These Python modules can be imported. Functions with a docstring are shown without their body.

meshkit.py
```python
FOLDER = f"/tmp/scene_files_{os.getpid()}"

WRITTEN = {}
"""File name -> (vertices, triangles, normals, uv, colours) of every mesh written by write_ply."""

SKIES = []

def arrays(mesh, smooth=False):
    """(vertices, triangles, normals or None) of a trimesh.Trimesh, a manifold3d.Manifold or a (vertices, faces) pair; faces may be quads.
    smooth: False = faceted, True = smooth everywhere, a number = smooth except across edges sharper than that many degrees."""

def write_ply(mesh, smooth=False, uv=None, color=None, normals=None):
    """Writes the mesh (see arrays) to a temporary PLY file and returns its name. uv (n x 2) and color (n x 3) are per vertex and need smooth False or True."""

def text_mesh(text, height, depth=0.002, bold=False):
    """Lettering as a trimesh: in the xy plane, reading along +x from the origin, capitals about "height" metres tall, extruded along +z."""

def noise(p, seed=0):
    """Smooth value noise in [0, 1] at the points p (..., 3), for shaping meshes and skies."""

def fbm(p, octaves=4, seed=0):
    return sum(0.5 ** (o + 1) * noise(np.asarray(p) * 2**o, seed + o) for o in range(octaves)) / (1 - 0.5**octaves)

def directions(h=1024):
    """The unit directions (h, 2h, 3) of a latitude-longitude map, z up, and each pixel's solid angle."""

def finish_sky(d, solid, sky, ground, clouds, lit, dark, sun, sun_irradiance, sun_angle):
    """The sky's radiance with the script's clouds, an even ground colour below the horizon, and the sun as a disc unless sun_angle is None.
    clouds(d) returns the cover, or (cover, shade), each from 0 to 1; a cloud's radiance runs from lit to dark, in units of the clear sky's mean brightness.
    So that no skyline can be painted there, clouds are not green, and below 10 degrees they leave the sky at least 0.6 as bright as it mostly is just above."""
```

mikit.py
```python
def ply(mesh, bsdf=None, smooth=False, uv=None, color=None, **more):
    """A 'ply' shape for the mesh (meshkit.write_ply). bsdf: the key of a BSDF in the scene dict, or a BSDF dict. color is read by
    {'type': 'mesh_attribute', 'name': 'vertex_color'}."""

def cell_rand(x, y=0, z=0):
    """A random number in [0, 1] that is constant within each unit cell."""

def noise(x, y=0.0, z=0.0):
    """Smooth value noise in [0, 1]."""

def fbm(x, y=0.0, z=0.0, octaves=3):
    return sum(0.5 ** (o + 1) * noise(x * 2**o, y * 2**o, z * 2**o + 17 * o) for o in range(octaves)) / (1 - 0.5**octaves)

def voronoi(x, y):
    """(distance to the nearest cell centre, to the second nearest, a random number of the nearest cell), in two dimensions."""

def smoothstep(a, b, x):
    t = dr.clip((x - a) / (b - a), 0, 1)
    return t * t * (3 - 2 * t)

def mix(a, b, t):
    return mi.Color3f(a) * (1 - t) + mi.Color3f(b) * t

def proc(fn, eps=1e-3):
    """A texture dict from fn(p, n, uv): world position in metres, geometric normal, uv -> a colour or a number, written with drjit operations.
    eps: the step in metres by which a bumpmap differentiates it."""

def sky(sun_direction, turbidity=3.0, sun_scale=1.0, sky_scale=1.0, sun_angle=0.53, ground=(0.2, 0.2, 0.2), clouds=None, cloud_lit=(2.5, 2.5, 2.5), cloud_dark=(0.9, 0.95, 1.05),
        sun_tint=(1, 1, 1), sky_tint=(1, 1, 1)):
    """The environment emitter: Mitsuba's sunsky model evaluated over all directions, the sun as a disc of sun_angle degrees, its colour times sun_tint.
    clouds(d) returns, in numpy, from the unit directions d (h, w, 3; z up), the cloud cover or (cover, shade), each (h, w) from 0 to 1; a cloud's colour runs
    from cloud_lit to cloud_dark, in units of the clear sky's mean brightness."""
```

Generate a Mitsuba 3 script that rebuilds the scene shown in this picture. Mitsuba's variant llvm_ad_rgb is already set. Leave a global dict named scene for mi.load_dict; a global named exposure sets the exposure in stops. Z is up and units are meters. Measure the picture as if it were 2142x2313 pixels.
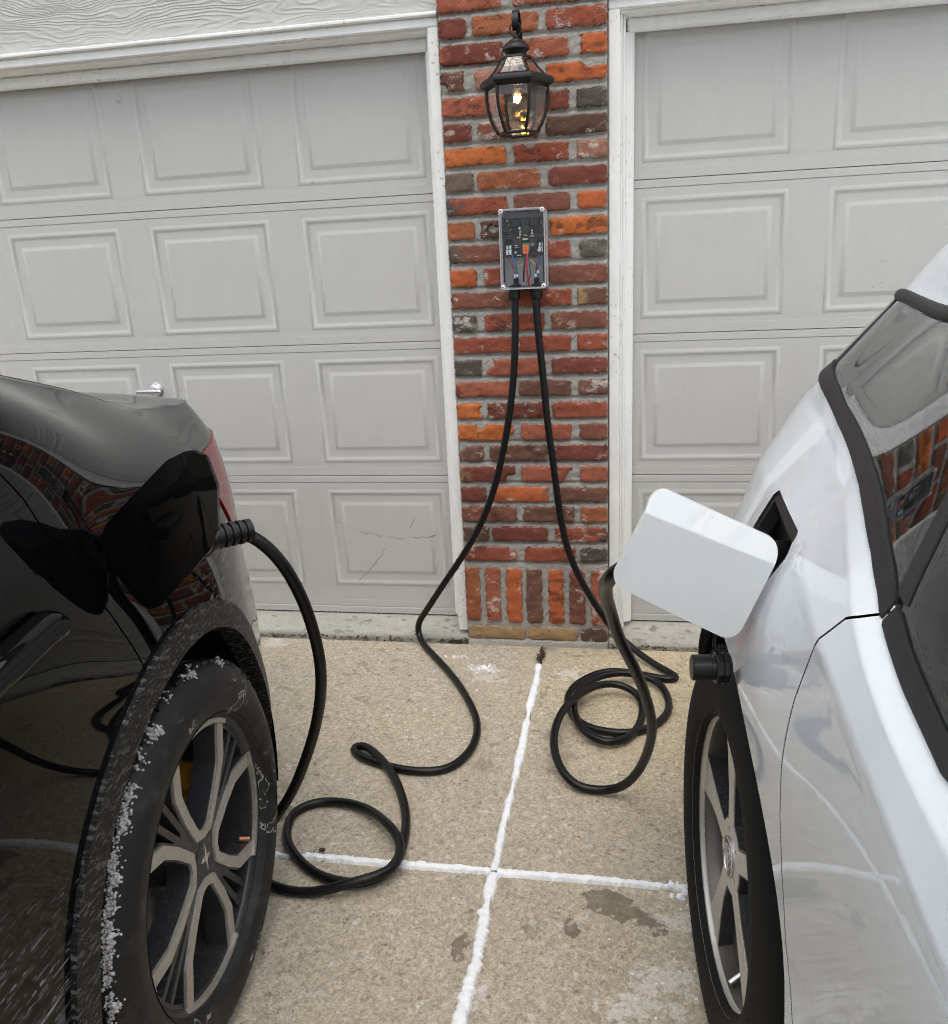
import math, numpy as np, trimesh, mitsuba as mi, drjit as dr, manifold3d as m3
import mikit, meshkit
from mikit import proc, noise, fbm, voronoi, smoothstep, mix
from scipy.interpolate import PchipInterpolator, CubicSpline, CloughTocher2DInterpolator
from scipy.spatial import Delaunay
import shapely
from shapely.geometry import Polygon, LineString, Point, MultiPolygon, box as sbox
from shapely.ops import unary_union
T = mi.ScalarTransform4f
rng = np.random.default_rng(7)

# ---------------------------------------------------------------- camera, sky, exposure
CAM = np.array([0.5779, -2.8124, 1.318])
FWD, UP = np.array([-0.1791, 0.9444, -0.2757]), np.array([-0.0058, 0.2792, 0.9602])
scene = {
    'camera': {'type': 'perspective', 'fov': 57.93, 'fov_axis': 'x', 'near_clip': 0.02, 'far_clip': 2000.0,
               'to_world': T().look_at(origin=CAM.tolist(), target=(CAM + FWD).tolist(), up=UP.tolist())},
    'sky': mikit.sky((0.05, -0.45, 0.9), turbidity=3.0, sun_scale=0.10, sun_angle=30, clouds=lambda d: (1.0, 0.85 * (1 - np.clip(d[..., 2], 0, 1))),   # a plain overcast, brighter overhead
                     cloud_lit=(2.75, 2.92, 3.12), cloud_dark=(0.88, 0.93, 0.99)),
}
exposure = 2.85
labels = {}
G = 0.019                                   # fall of the driveway away from the house

# ---------------------------------------------------------------- helpers
def lin(*c):
    return tuple(((v / 255 + 0.055) / 1.055) ** 2.4 if v > 10 else v / 255 / 12.92 for v in c)

def key(name):
    if name not in scene and name not in labels and not any(k.startswith(name + '__') for k in scene):
        return name
    i = 1
    while True:
        k = f'{name}_{i:03d}'
        if k not in scene and k not in labels and not any(q.startswith(k + '__') for q in scene):
            return k
        i += 1

def obj(name, mesh, bsdf, parent=None, smooth=False, **kw):
    k = key(name if parent is None else parent + '__' + name)
    scene[k] = mikit.ply(mesh, bsdf, smooth=smooth, **kw)
    return k

def thing(name, label, cat, group=None):
    k = key(name)
    labels[k] = {'label': label, 'category': cat}
    if group:
        labels[k]['group'] = group
    return k

def tag(k, label=None, cat=None, group=None, kind=None):
    d = labels.setdefault(k, {})
    for a, b in (('label', label), ('category', cat), ('group', group), ('kind', kind)):
        if b:
            d[a] = b
    return k

def tm(v, f):
    return trimesh.Trimesh(np.asarray(v, float), np.asarray(f, int), process=False)

def cat(ms):
    return trimesh.util.concatenate([m for m in ms])

def bx(x0, x1, y0, y1, z0, z1, r=0.0):
    """A box; r > 0 chamfers its edges."""
    if r <= 0:
        return trimesh.creation.box(bounds=[[x0, y0, z0], [x1, y1, z1]])
    P = []
    for ax in range(3):
        e = [r, r, r]; e[ax] = 0
        for a in (x0 + e[0], x1 - e[0]):
            for b in (y0 + e[1], y1 - e[1]):
                for c in (z0 + e[2], z1 - e[2]):
                    P.append((a, b, c))
    return trimesh.convex.convex_hull(np.array(P))

def grid(nx, nz):
    i = np.arange(nx * nz).reshape(nz, nx)
    a, b, c, d = i[:-1, :-1].ravel(), i[:-1, 1:].ravel(), i[1:, 1:].ravel(), i[1:, :-1].ravel()
    return np.vstack([np.stack([a, b, c], 1), np.stack([a, c, d], 1)])

def tube(path, r, n=14, closed=False, cap=True):
    P = np.asarray(path, float)
    t = np.gradient(P, axis=0)
    t /= np.linalg.norm(t, axis=1)[:, None] + 1e-12
    a = np.array([0, 0, 1.0]) if abs(t[0, 2]) < 0.9 else np.array([1.0, 0, 0])
    N = []
    a = a - t[0] * (a @ t[0]); a /= np.linalg.norm(a)
    for k in range(len(P)):
        a = a - t[k] * (a @ t[k]); a /= np.linalg.norm(a); N.append(a)
    N = np.array(N); Bn = np.cross(t, N)
    th = np.arange(n) * 2 * np.pi / n
    rr = np.broadcast_to(np.asarray(r, float), (len(P),))
    V = P[:, None] + rr[:, None, None] * (np.cos(th)[None, :, None] * N[:, None] + np.sin(th)[None, :, None] * Bn[:, None])
    F = []
    m = len(P)
    for k in range(m - 1):
        for j in range(n):
            j2 = (j + 1) % n
            F += [(k * n + j, k * n + j2, (k + 1) * n + j2), (k * n + j, (k + 1) * n + j2, (k + 1) * n + j)]
    V = V.reshape(-1, 3)
    if cap:
        V = np.vstack([V, P[0], P[-1]])
        for j in range(n):
            j2 = (j + 1) % n
            F += [(len(V) - 2, j2, j), (len(V) - 1, (m - 1) * n + j, (m - 1) * n + j2)]
    return tm(V, F)

def spline(pts, step=0.012):
    P = np.asarray(pts, float)
    d = np.r_[0, np.cumsum(np.sqrt(np.linalg.norm(np.diff(P, axis=0), axis=1)))]
    cs = CubicSpline(d, P)
    q = cs(np.linspace(0, d[-1], 4000))
    L = np.r_[0, np.cumsum(np.linalg.norm(np.diff(q, axis=0), axis=1))]
    t = np.linspace(0, L[-1], max(8, int(L[-1] / step)))
    return np.stack([np.interp(t, L, q[:, k]) for k in range(3)], 1)

def lathe(prof, n=64, axis='z', org=(0, 0, 0)):
    """Revolves (r, h) pairs; axis 'z' or 'y' or 'u' (second local coordinate)."""
    pr = np.asarray(prof, float)
    th = np.arange(n) * 2 * np.pi / n
    V = np.stack([pr[:, None, 0] * np.cos(th), pr[:, None, 0] * np.sin(th), np.broadcast_to(pr[:, None, 1], (len(pr), n))], -1)
    F = []
    for k in range(len(pr) - 1):
        for j in range(n):
            j2 = (j + 1) % n
            F += [(k * n + j, k * n + j2, (k + 1) * n + j2), (k * n + j, (k + 1) * n + j2, (k + 1) * n + j)]
    V = V.reshape(-1, 3)
    if axis in 'yu':
        V = V[:, [0, 2, 1]]; F = np.array(F)[:, ::-1]
    return tm(V + np.array(org), F)

def extr(poly, y0, y1):
    """Extrudes a polygon given in (x, z) from y0 to y1."""
    out = []
    for g in (poly.geoms if hasattr(poly, 'geoms') else [poly]):
        if g.is_empty or g.area < 1e-8:
            continue
        m = trimesh.creation.extrude_polygon(g, abs(y1 - y0), engine='earcut')
        v = m.vertices[:, [0, 2, 1]].copy(); v[:, 1] += min(y0, y1)
        out.append(tm(v, m.faces[:, ::-1]))
    return cat(out)

def to_man(m):
    m = trimesh.Trimesh(m.vertices, m.faces, process=True)
    M = m3.Manifold(m3.Mesh(vert_properties=np.asarray(m.vertices, np.float32), tri_verts=np.asarray(m.faces, np.uint32)))
    if M.volume() < 0:
        M = m3.Manifold(m3.Mesh(vert_properties=np.asarray(m.vertices, np.float32), tri_verts=np.asarray(m.faces[:, ::-1], np.uint32)))
    return M

def from_man(M):
    q = M.to_mesh()
    return tm(q.vert_properties[:, :3], q.tri_verts)

# ---------------------------------------------------------------- materials
def rough(c, **k):
    return {'type': 'twosided', 'b': {'type': 'principled', 'base_color': {'type': 'rgb', 'value': list(c)}, 'roughness': 0.6, 'specular': 0.4, **k}}

def gloss(c, ior=1.5):
    return {'type': 'twosided', 'b': {'type': 'plastic', 'diffuse_reflectance': {'type': 'rgb', 'value': list(c)} if isinstance(c, tuple) else c, 'int_ior': ior, 'nonlinear': True}}

def dif(c):
    return {'type': 'diffuse', 'reflectance': {'type': 'rgb', 'value': list(c)} if isinstance(c, tuple) else c}

CRACKS = [[(-0.52, 0.415), (-0.42, 0.375), (-0.315, 0.352), (-0.255, 0.350), (-0.11, 0.362)], [(-0.255, 0.350), (-0.225, 0.40), (-0.21, 0.425)], [(-0.315, 0.352), (-0.325, 0.32), (-0.375, 0.245), (-0.445, 0.175)]]
def seg_dist(x, z, segs):
    d = mi.Float(9)
    for L in segs:
        for (a, b), (c, e) in zip(L[:-1], L[1:]):
            t = dr.clip(((x - a) * (c - a) + (z - b) * (e - b)) / ((c - a) ** 2 + (e - b) ** 2), 0, 1)
            d = dr.minimum(d, dr.sqrt(dr.square(x - a - t * (c - a)) + dr.square(z - b - t * (e - b))))
    return d

def door_col(p, n, uv):
    g = noise(p.x * 260, p.z * 70) * 0.5 + noise(p.x * 45, p.z * 11, 3) * 0.5
    c = mix((0.475, 0.468, 0.452), (0.495, 0.488, 0.472), g)
    speck = smoothstep(0.955, 0.985, noise(p.x * 90, p.z * 90, 5)) * smoothstep(0.6, 0.7, noise(p.x * 7, p.z * 7, 2))
    return mix(c, (0.30, 0.29, 0.27), speck * 0.5)
def door_crack(p, n, uv):
    x = p.x + (noise(p.x * 60, p.z * 60) - 0.5) * 0.008
    z = p.z + (noise(p.x * 60, p.z * 60, 9) - 0.5) * 0.008
    d = seg_dist(x, z, CRACKS)
    return mix(door_col(p, n, uv), (0.13, 0.12, 0.11), (1 - smoothstep(0.0004, 0.0013, d)) * smoothstep(0.25, 0.5, noise(p.x * 25, p.z * 25, 4)))
def door_bump(p, n, uv):
    return noise(p.x * 420, p.z * 90, 2) * 0.6 + noise(p.x * 150, p.z * 150, 7) * 0.4
scene['door_paint'] = {'type': 'twosided', 'b': {'type': 'bumpmap', 'scale': 0.00025, 't': proc(door_bump, 6e-4), 'b': {'type': 'principled', 'base_color': proc(door_col), 'roughness': 0.45, 'specular': 0.4}}}
scene['door_paint_cracked'] = {'type': 'twosided', 'b': {'type': 'principled', 'base_color': proc(door_crack), 'roughness': 0.45, 'specular': 0.4}}

def wood_warp(p):
    # swirls of embossed timber grain, running along x
    kx, kz = fbm(p.x * 2.4 + 3, p.z * 9, octaves=3), fbm(p.x * 11, p.z * 40 + 7, octaves=2)
    return p.z * 430 + kx * 110 + kz * 14
def siding_bump(p, n, uv):
    w = wood_warp(p)
    return dr.power(0.5 + 0.5 * dr.sin(w), 2) * (0.35 + 0.65 * noise(p.x * 7, w * 0.09))
def siding_col(p, n, uv):
    return mix((0.47, 0.46, 0.44), (0.52, 0.51, 0.49), noise(p.x * 30, p.z * 120))
scene['siding_paint'] = {'type': 'twosided', 'b': {'type': 'bumpmap', 'scale': 0.0022, 't': proc(siding_bump, 5e-4), 'b': {'type': 'principled', 'base_color': proc(siding_col), 'roughness': 0.5, 'specular': 0.4}}}

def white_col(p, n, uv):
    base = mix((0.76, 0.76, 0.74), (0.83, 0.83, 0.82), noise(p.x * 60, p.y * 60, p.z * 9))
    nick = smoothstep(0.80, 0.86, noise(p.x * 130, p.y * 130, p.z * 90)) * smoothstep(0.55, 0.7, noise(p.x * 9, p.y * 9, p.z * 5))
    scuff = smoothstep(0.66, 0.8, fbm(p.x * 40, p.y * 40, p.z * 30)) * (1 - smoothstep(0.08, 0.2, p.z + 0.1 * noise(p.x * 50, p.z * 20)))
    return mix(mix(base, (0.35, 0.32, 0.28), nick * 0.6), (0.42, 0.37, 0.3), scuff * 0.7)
def white_bump(p, n, uv):
    return fbm(p.x * 220, p.y * 220, p.z * 26)
def white_bump_h(p, n, uv):
    return fbm(p.x * 22, p.y * 220, p.z * 240)
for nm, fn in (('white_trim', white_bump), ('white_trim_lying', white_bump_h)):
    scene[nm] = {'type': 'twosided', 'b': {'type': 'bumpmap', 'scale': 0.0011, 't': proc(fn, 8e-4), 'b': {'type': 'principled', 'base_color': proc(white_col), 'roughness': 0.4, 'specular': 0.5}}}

# bricks: the vertex colour is the brick's own clay; uv = (how much old lime it carries, a number of its own)
def pits(p, n, uv):
    a = smoothstep(0.76, 0.84, noise(p.x * 330, p.y * 330, p.z * 330)) * smoothstep(0.45, 0.6, noise(p.x * 60, p.y * 60, p.z * 60 + uv.y * 9))
    w = p.z * 260 + fbm(p.x * 18, p.z * 60 + uv.y * 50) * 22
    crack = smoothstep(0.97, 0.995, 0.5 + 0.5 * dr.sin(w * 0.55)) * smoothstep(0.62, 0.72, noise(p.x * 22, p.z * 40, uv.y * 31))
    char = smoothstep(0.60, 0.75, fbm(p.x * 24 + uv.y * 77, p.z * 40)) * smoothstep(0.62, 0.7, uv.y)
    return dr.minimum(a * 0.75 + crack * 0.6 + char * 0.55, 0.9)
def lime(p, n, uv):
    a = fbm(p.x * 34 + uv.y * 40, p.z * 46, p.y * 40, octaves=4)
    fine = noise(p.x * 420, p.y * 420, p.z * 420)
    sp = smoothstep(0.80, 0.86, fine) * smoothstep(0.50, 0.62, noise(p.x * 50, p.z * 60, uv.y * 12))
    t = 0.80 - 0.30 * uv.x
    return dr.minimum(smoothstep(t, t + 0.14, a + (fine - 0.5) * 0.34) * (0.35 + 0.6 * noise(p.x * 150, p.y * 150, p.z * 150)) + sp * 0.6, 1.0)
scene['brick_dark'] = dif((0.045, 0.03, 0.025))
scene['brick_lime'] = dif((0.56, 0.50, 0.45))
scene['brick_clay_plain'] = dif({'type': 'mesh_attribute', 'name': 'vertex_color'})
scene['brick_clay'] = {'type': 'blendbsdf', 'weight': proc(pits), 'a': {'type': 'ref', 'id': 'brick_clay_plain'}, 'b': {'type': 'ref', 'id': 'brick_dark'}}
scene['brick'] = {'type': 'twosided', 'b': {'type': 'blendbsdf', 'weight': proc(lime), 'a': {'type': 'ref', 'id': 'brick_clay'}, 'b': {'type': 'ref', 'id': 'brick_lime'}}}
def mortar_col(p, n, uv):
    g = fbm(p.x * 160, p.y * 160, p.z * 160)
    c = mix((0.27, 0.255, 0.23), (0.46, 0.44, 0.41), g)
    return mix(c, (0.14, 0.13, 0.115), smoothstep(0.72, 0.82, noise(p.x * 420, p.y * 420, p.z * 420)) * 0.7)
scene['mortar'] = {'type': 'twosided', 'b': dif(proc(mortar_col))}

# concrete with salt, damp stains and grit, at their places on the slabs
STAINS = [(0.535, -1.235, 0.05, 0.04), (0.572, -1.262, 0.06, 0.035), (0.625, -1.285, 0.055, 0.03), (-0.32, -1.18, 0.06, 0.07), (0.25, -1.40, 0.022, 0.05), (0.47, -1.33, 0.02, 0.03), (-0.31, -1.02, 0.05, 0.05), (-0.36, -1.6, 0.10, 0.3)]
SALT = [(0.085, -0.19, 0.09, 0.05), (0.12, -0.26, 0.10, 0.04), (0.39, -0.21, 0.07, 0.05), (0.69, -1.28, 0.09, 0.035), (0.66, -1.43, 0.11, 0.05), (0.60, -1.50, 0.10, 0.06), (-0.73, -0.05, 0.07, 0.05), (-0.03, -0.11, 0.04, 0.02), (0.30, -1.52, 0.03, 0.03)]
def blob(p, L, k):
    x, y = p.x + (fbm(p.x * 22, p.y * 22, 1.5) - 0.5) * 0.09, p.y + (fbm(p.x * 22, p.y * 22, 8.5) - 0.5) * 0.09
    m = mi.Float(0)
    for a, b, c, d in L:
        m = dr.maximum(m, 1 - dr.sqrt(dr.square((x - a) / c) + dr.square((y - b) / d)))
    return m
def concrete_col(p, n, uv):
    big = fbm(p.x * 1.6, p.y * 1.6, 2)
    mid = fbm(p.x * 9, p.y * 9, 4)
    c = mix((0.425, 0.347, 0.235), (0.490, 0.412, 0.288), dr.clip(big * 0.6 + mid * 0.4, 0, 1))
    c = mix(c, (0.37, 0.335, 0.28), smoothstep(0.35, 0.75, fbm(p.x * 0.9 + 4, p.y * 0.9)) * 0.6)
    g = noise(p.x * 330, p.y * 330)
    g2 = noise(p.x * 130, p.y * 130, 5)
    c = c * (0.58 + 0.50 * g + 0.34 * g2)
    c = mix(c, (0.62, 0.60, 0.57), smoothstep(0.90, 0.96, noise(p.x * 190, p.y * 190, 11)) * 0.55)
    c = mix(c, (0.09, 0.075, 0.06), smoothstep(0.84, 0.93, noise(p.x * 210, p.y * 210, 17)) * 0.45)
    spot = smoothstep(0.66, 0.74, fbm(p.x * 26, p.y * 26, 21)) * smoothstep(0.52, 0.62, noise(p.x * 3.1, p.y * 3.1, 3))
    c = mix(c, (0.20, 0.165, 0.125), spot * 0.5)
    s = smoothstep(0.12, 0.30, blob(p, STAINS, 0) + (fbm(p.x * 60, p.y * 60) - 0.5) * 0.7)
    c = mix(c, (0.15, 0.12, 0.088), s * (0.55 + 0.4 * fbm(p.x * 50, p.y * 50, 6)))
    w = smoothstep(0.25, 0.5, blob(p, SALT, 1) + (fbm(p.x * 75, p.y * 75, 3) - 0.5) * 1.5) * (0.25 + 0.65 * noise(p.x * 300, p.y * 300, 2))
    return mix(c, (0.72, 0.71, 0.69), w * 0.6)
def concrete_bump(p, n, uv):
    return noise(p.x * 300, p.y * 300, p.z * 300) * 0.6 + fbm(p.x * 90, p.y * 90, p.z * 90) * 0.7
scene['concrete'] = {'type': 'twosided', 'b': {'type': 'bumpmap', 'scale': 0.0011, 't': proc(concrete_bump, 1e-3), 'b': {'type': 'principled', 'base_color': proc(concrete_col), 'roughness': 0.8, 'specular': 0.25}}}
def apron_col(p, n, uv):
    c = mix((0.36, 0.35, 0.31), (0.50, 0.49, 0.45), fbm(p.x * 7, p.y * 30, p.z * 40))
    c = c * (0.8 + 0.35 * noise(p.x * 280, p.y * 280, p.z * 280))
    return mix(c, (0.13, 0.115, 0.095), smoothstep(0.60, 0.75, fbm(p.x * 30, p.y * 60, p.z * 60)) * 0.6)
scene['apron_concrete'] = {'type': 'twosided', 'b': dif(proc(apron_col))}
def snow_col(p, n, uv):
    return mix((0.80, 0.82, 0.86), (0.90, 0.91, 0.93), noise(p.x * 200, p.y * 200, p.z * 200))
scene['snow_white'] = {'type': 'twosided', 'b': dif(proc(snow_col))}
def slush_col(p, n, uv):
    return mix((0.40, 0.37, 0.35), (0.72, 0.70, 0.69), fbm(p.x * 70, p.y * 70, p.z * 70))
scene['dirty_snow'] = {'type': 'twosided', 'b': dif(proc(slush_col))}
scene['lawn'] = {'type': 'twosided', 'b': dif(proc(lambda p, n, uv: mix((0.11, 0.10, 0.06), (0.26, 0.24, 0.19), fbm(p.x * 1.3, p.y * 1.3))))}
scene['asphalt'] = {'type': 'twosided', 'b': dif(proc(lambda p, n, uv: mix((0.045, 0.045, 0.046), (0.085, 0.084, 0.083), noise(p.x * 60, p.y * 60))))}
scene['litter'] = dif((0.075, 0.052, 0.034))
scene['black_metal'] = rough((0.006, 0.006, 0.006), roughness=0.42, specular=0.4)
scene['cable_rubber'] = rough((0.0035, 0.0035, 0.004), roughness=0.36, specular=0.32)
scene['black_plastic'] = rough((0.006, 0.006, 0.0065), roughness=0.36, specular=0.35)
scene['seal_rubber'] = rough((0.018, 0.016, 0.016), roughness=0.6)
scene['window_trim'] = rough((0.016, 0.014, 0.0145), roughness=0.5, specular=0.3)
scene['strip_grey'] = rough((0.30, 0.295, 0.29), roughness=0.35, specular=0.5)
scene['chrome'] = {'type': 'twosided', 'b': {'type': 'roughconductor', 'material': 'Cr', 'alpha': 0.12}}
scene['steel'] = {'type': 'twosided', 'b': {'type': 'roughconductor', 'material': 'none', 'alpha': 0.25, 'specular_reflectance': {'type': 'rgb', 'value': [0.72, 0.72, 0.72]}}}
scene['copper_cap'] = rough((0.45, 0.2, 0.1), metallic=0.8, roughness=0.35)
scene['gold_paint'] = rough((0.34, 0.16, 0.012), roughness=0.4)
scene['dark_void'] = dif((0.008, 0.008, 0.008))
for nm, c in (('wire_blue', (0.01, 0.14, 0.46)), ('wire_brown', (0.24, 0.07, 0.03)), ('wire_yellow', (0.62, 0.5, 0.08)), ('wire_red', (0.5, 0.01, 0.05)), ('wire_green', (0.02, 0.16, 0.08)), ('lever_orange', (0.8, 0.17, 0.02)), ('lever_white', (0.78, 0.8, 0.8)), ('block_green', (0.10, 0.24, 0.16)),
              ('board_black', (0.014, 0.014, 0.017)), ('chip_black', (0.02, 0.02, 0.024)), ('gold_pad', (0.5, 0.36, 0.12)), ('pale_blue', (0.45, 0.6, 0.62)), ('box_grey', (0.42, 0.42, 0.43)), ('label_white', (0.7, 0.7, 0.7))):
    scene[nm] = rough(c, roughness=0.45)
scene['cover_clear'] = {'type': 'thindielectric', 'int_ior': 1.3, 'specular_transmittance': {'type': 'rgb', 'value': [0.93, 0.93, 0.95]}}
scene['lamp_glass'] = {'type': 'thindielectric', 'int_ior': 1.52, 'specular_transmittance': {'type': 'rgb', 'value': [0.93, 0.86, 0.76]}}
scene['bulb_glass'] = {'type': 'thindielectric', 'int_ior': 1.5, 'specular_transmittance': {'type': 'rgb', 'value': [0.97, 0.95, 0.9]}}
scene['car_glass'] = {'type': 'thindielectric', 'int_ior': 1.52, 'specular_transmittance': {'type': 'rgb', 'value': [0.30, 0.37, 0.36]}}
scene['seat_cloth'] = rough((0.16, 0.17, 0.165), roughness=0.9)
scene['cabin_dark'] = rough((0.02, 0.021, 0.022), roughness=0.8)
def white_paint(p, n, uv):
    dirt = smoothstep(0.6, 0.8, fbm(p.x * 12, p.y * 6, p.z * 16)) * smoothstep(0.5, 0.62, noise(p.x * 140, p.y * 140, p.z * 140))
    fleck = smoothstep(0.93, 0.97, noise(p.x * 120, p.y * 120, p.z * 120)) * smoothstep(0.7, 0.8, noise(p.x * 11, p.y * 11, p.z * 11))
    return mix(mix((0.83, 0.845, 0.86), (0.45, 0.43, 0.40), dirt * 0.25), (0.15, 0.14, 0.13), fleck * 0.5)
scene['white_car_paint'] = gloss(proc(white_paint))
scene['plain_white_paint'] = gloss((0.80, 0.82, 0.835))
scene['rear_lamp'] = gloss((0.26, 0.004, 0.010), 1.22)
# road salt dried in streaks along the flank of the black car
AB = 0.0747
def salt_mask(p, n, uv):
    s = -math.sin(AB) * (p.x + 0.160) + math.cos(AB) * (p.y + 1.610)
    z = p.z + 0.0306
    dash = smoothstep(0.74, 0.84, noise(s * 19, z * 700)) * smoothstep(0.50, 0.64, noise(s * 150, z * 500, 4)) + smoothstep(0.76, 0.86, noise(s * 9, z * 820, 8)) * smoothstep(0.58, 0.7, noise(s * 90, z * 700, 3))
    where = smoothstep(0.42, 0.70, fbm(s * 3.2, z * 5.5, 1.0) + 0.85 * (0.76 - z))
    film = smoothstep(0.50, 0.75, fbm(s * 24, z * 150, 2.0)) * smoothstep(0.55, 0.80, fbm(s * 4, z * 4, 7.0) + 0.9 * (0.55 - z)) * (0.2 + 0.8 * noise(s * 260, z * 700, 5))
    return dr.clip(dash * where * 0.5 + film * 0.26, 0, 0.7)
scene['salt_grey'] = dif((0.42, 0.41, 0.40))
scene['black_paint_clean'] = {'type': 'plastic', 'diffuse_reflectance': {'type': 'rgb', 'value': [0.002, 0.002, 0.0024]}, 'int_ior': 1.31}
scene['black_car_paint'] = {'type': 'twosided', 'b': {'type': 'blendbsdf', 'weight': proc(salt_mask), 'a': {'type': 'ref', 'id': 'black_paint_clean'}, 'b': {'type': 'ref', 'id': 'salt_grey'}}}
scene['flap_black'] = {'type': 'twosided', 'b': {'type': 'ref', 'id': 'black_paint_clean'}}
def grime_mask(p, n, uv):
    return dr.clip(smoothstep(0.52, 0.72, fbm(p.x * 90, p.y * 90, p.z * 220)) * 0.16 + smoothstep(0.80, 0.9, noise(p.x * 420, p.y * 420, p.z * 520)) * 0.35, 0, 0.8)
scene['arch_plastic_clean'] = {'type': 'roughplastic', 'diffuse_reflectance': {'type': 'rgb', 'value': [0.006, 0.006, 0.0065]}, 'alpha': 0.3, 'int_ior': 1.36}
scene['arch_plastic'] = {'type': 'twosided', 'b': {'type': 'blendbsdf', 'weight': proc(grime_mask), 'a': {'type': 'ref', 'id': 'arch_plastic_clean'}, 'b': {'type': 'ref', 'id': 'salt_grey'}}}
def tyre_salt(p, n, uv):
    a = fbm(p.x * 30, p.y * 30, p.z * 30, octaves=4)
    edge = 1 - smoothstep(0.004, 0.03, dr.abs(a - 0.56))
    return dr.clip(edge * smoothstep(0.58, 0.7, noise(p.x * 9, p.y * 9, p.z * 9)) * 0.8 + smoothstep(0.5, 0.9, a) * 0.06, 0, 0.85)
scene['tyre_rubber'] = rough((0.008, 0.008, 0.008), roughness=0.7, specular=0.2)
scene['tyre_clean'] = {'type': 'roughplastic', 'diffuse_reflectance': {'type': 'rgb', 'value': [0.016, 0.016, 0.0175]}, 'alpha': 0.4, 'int_ior': 1.38}
scene['tyre_salted'] = {'type': 'twosided', 'b': {'type': 'blendbsdf', 'weight': proc(tyre_salt), 'a': {'type': 'ref', 'id': 'tyre_clean'}, 'b': {'type': 'ref', 'id': 'salt_grey'}}}
def alloy_col(p, n, uv):
    return mix((0.36, 0.335, 0.30), (0.50, 0.47, 0.43), fbm(p.x * 120, p.y * 120, p.z * 120))
scene['dirty_alloy'] = {'type': 'twosided', 'b': {'type': 'principled', 'base_color': proc(alloy_col), 'metallic': 0.55, 'roughness': 0.42}}
scene['bright_alloy'] = {'type': 'twosided', 'b': {'type': 'principled', 'base_color': {'type': 'rgb', 'value': [0.56, 0.53, 0.48]}, 'metallic': 0.5, 'roughness': 0.40}}
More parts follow.
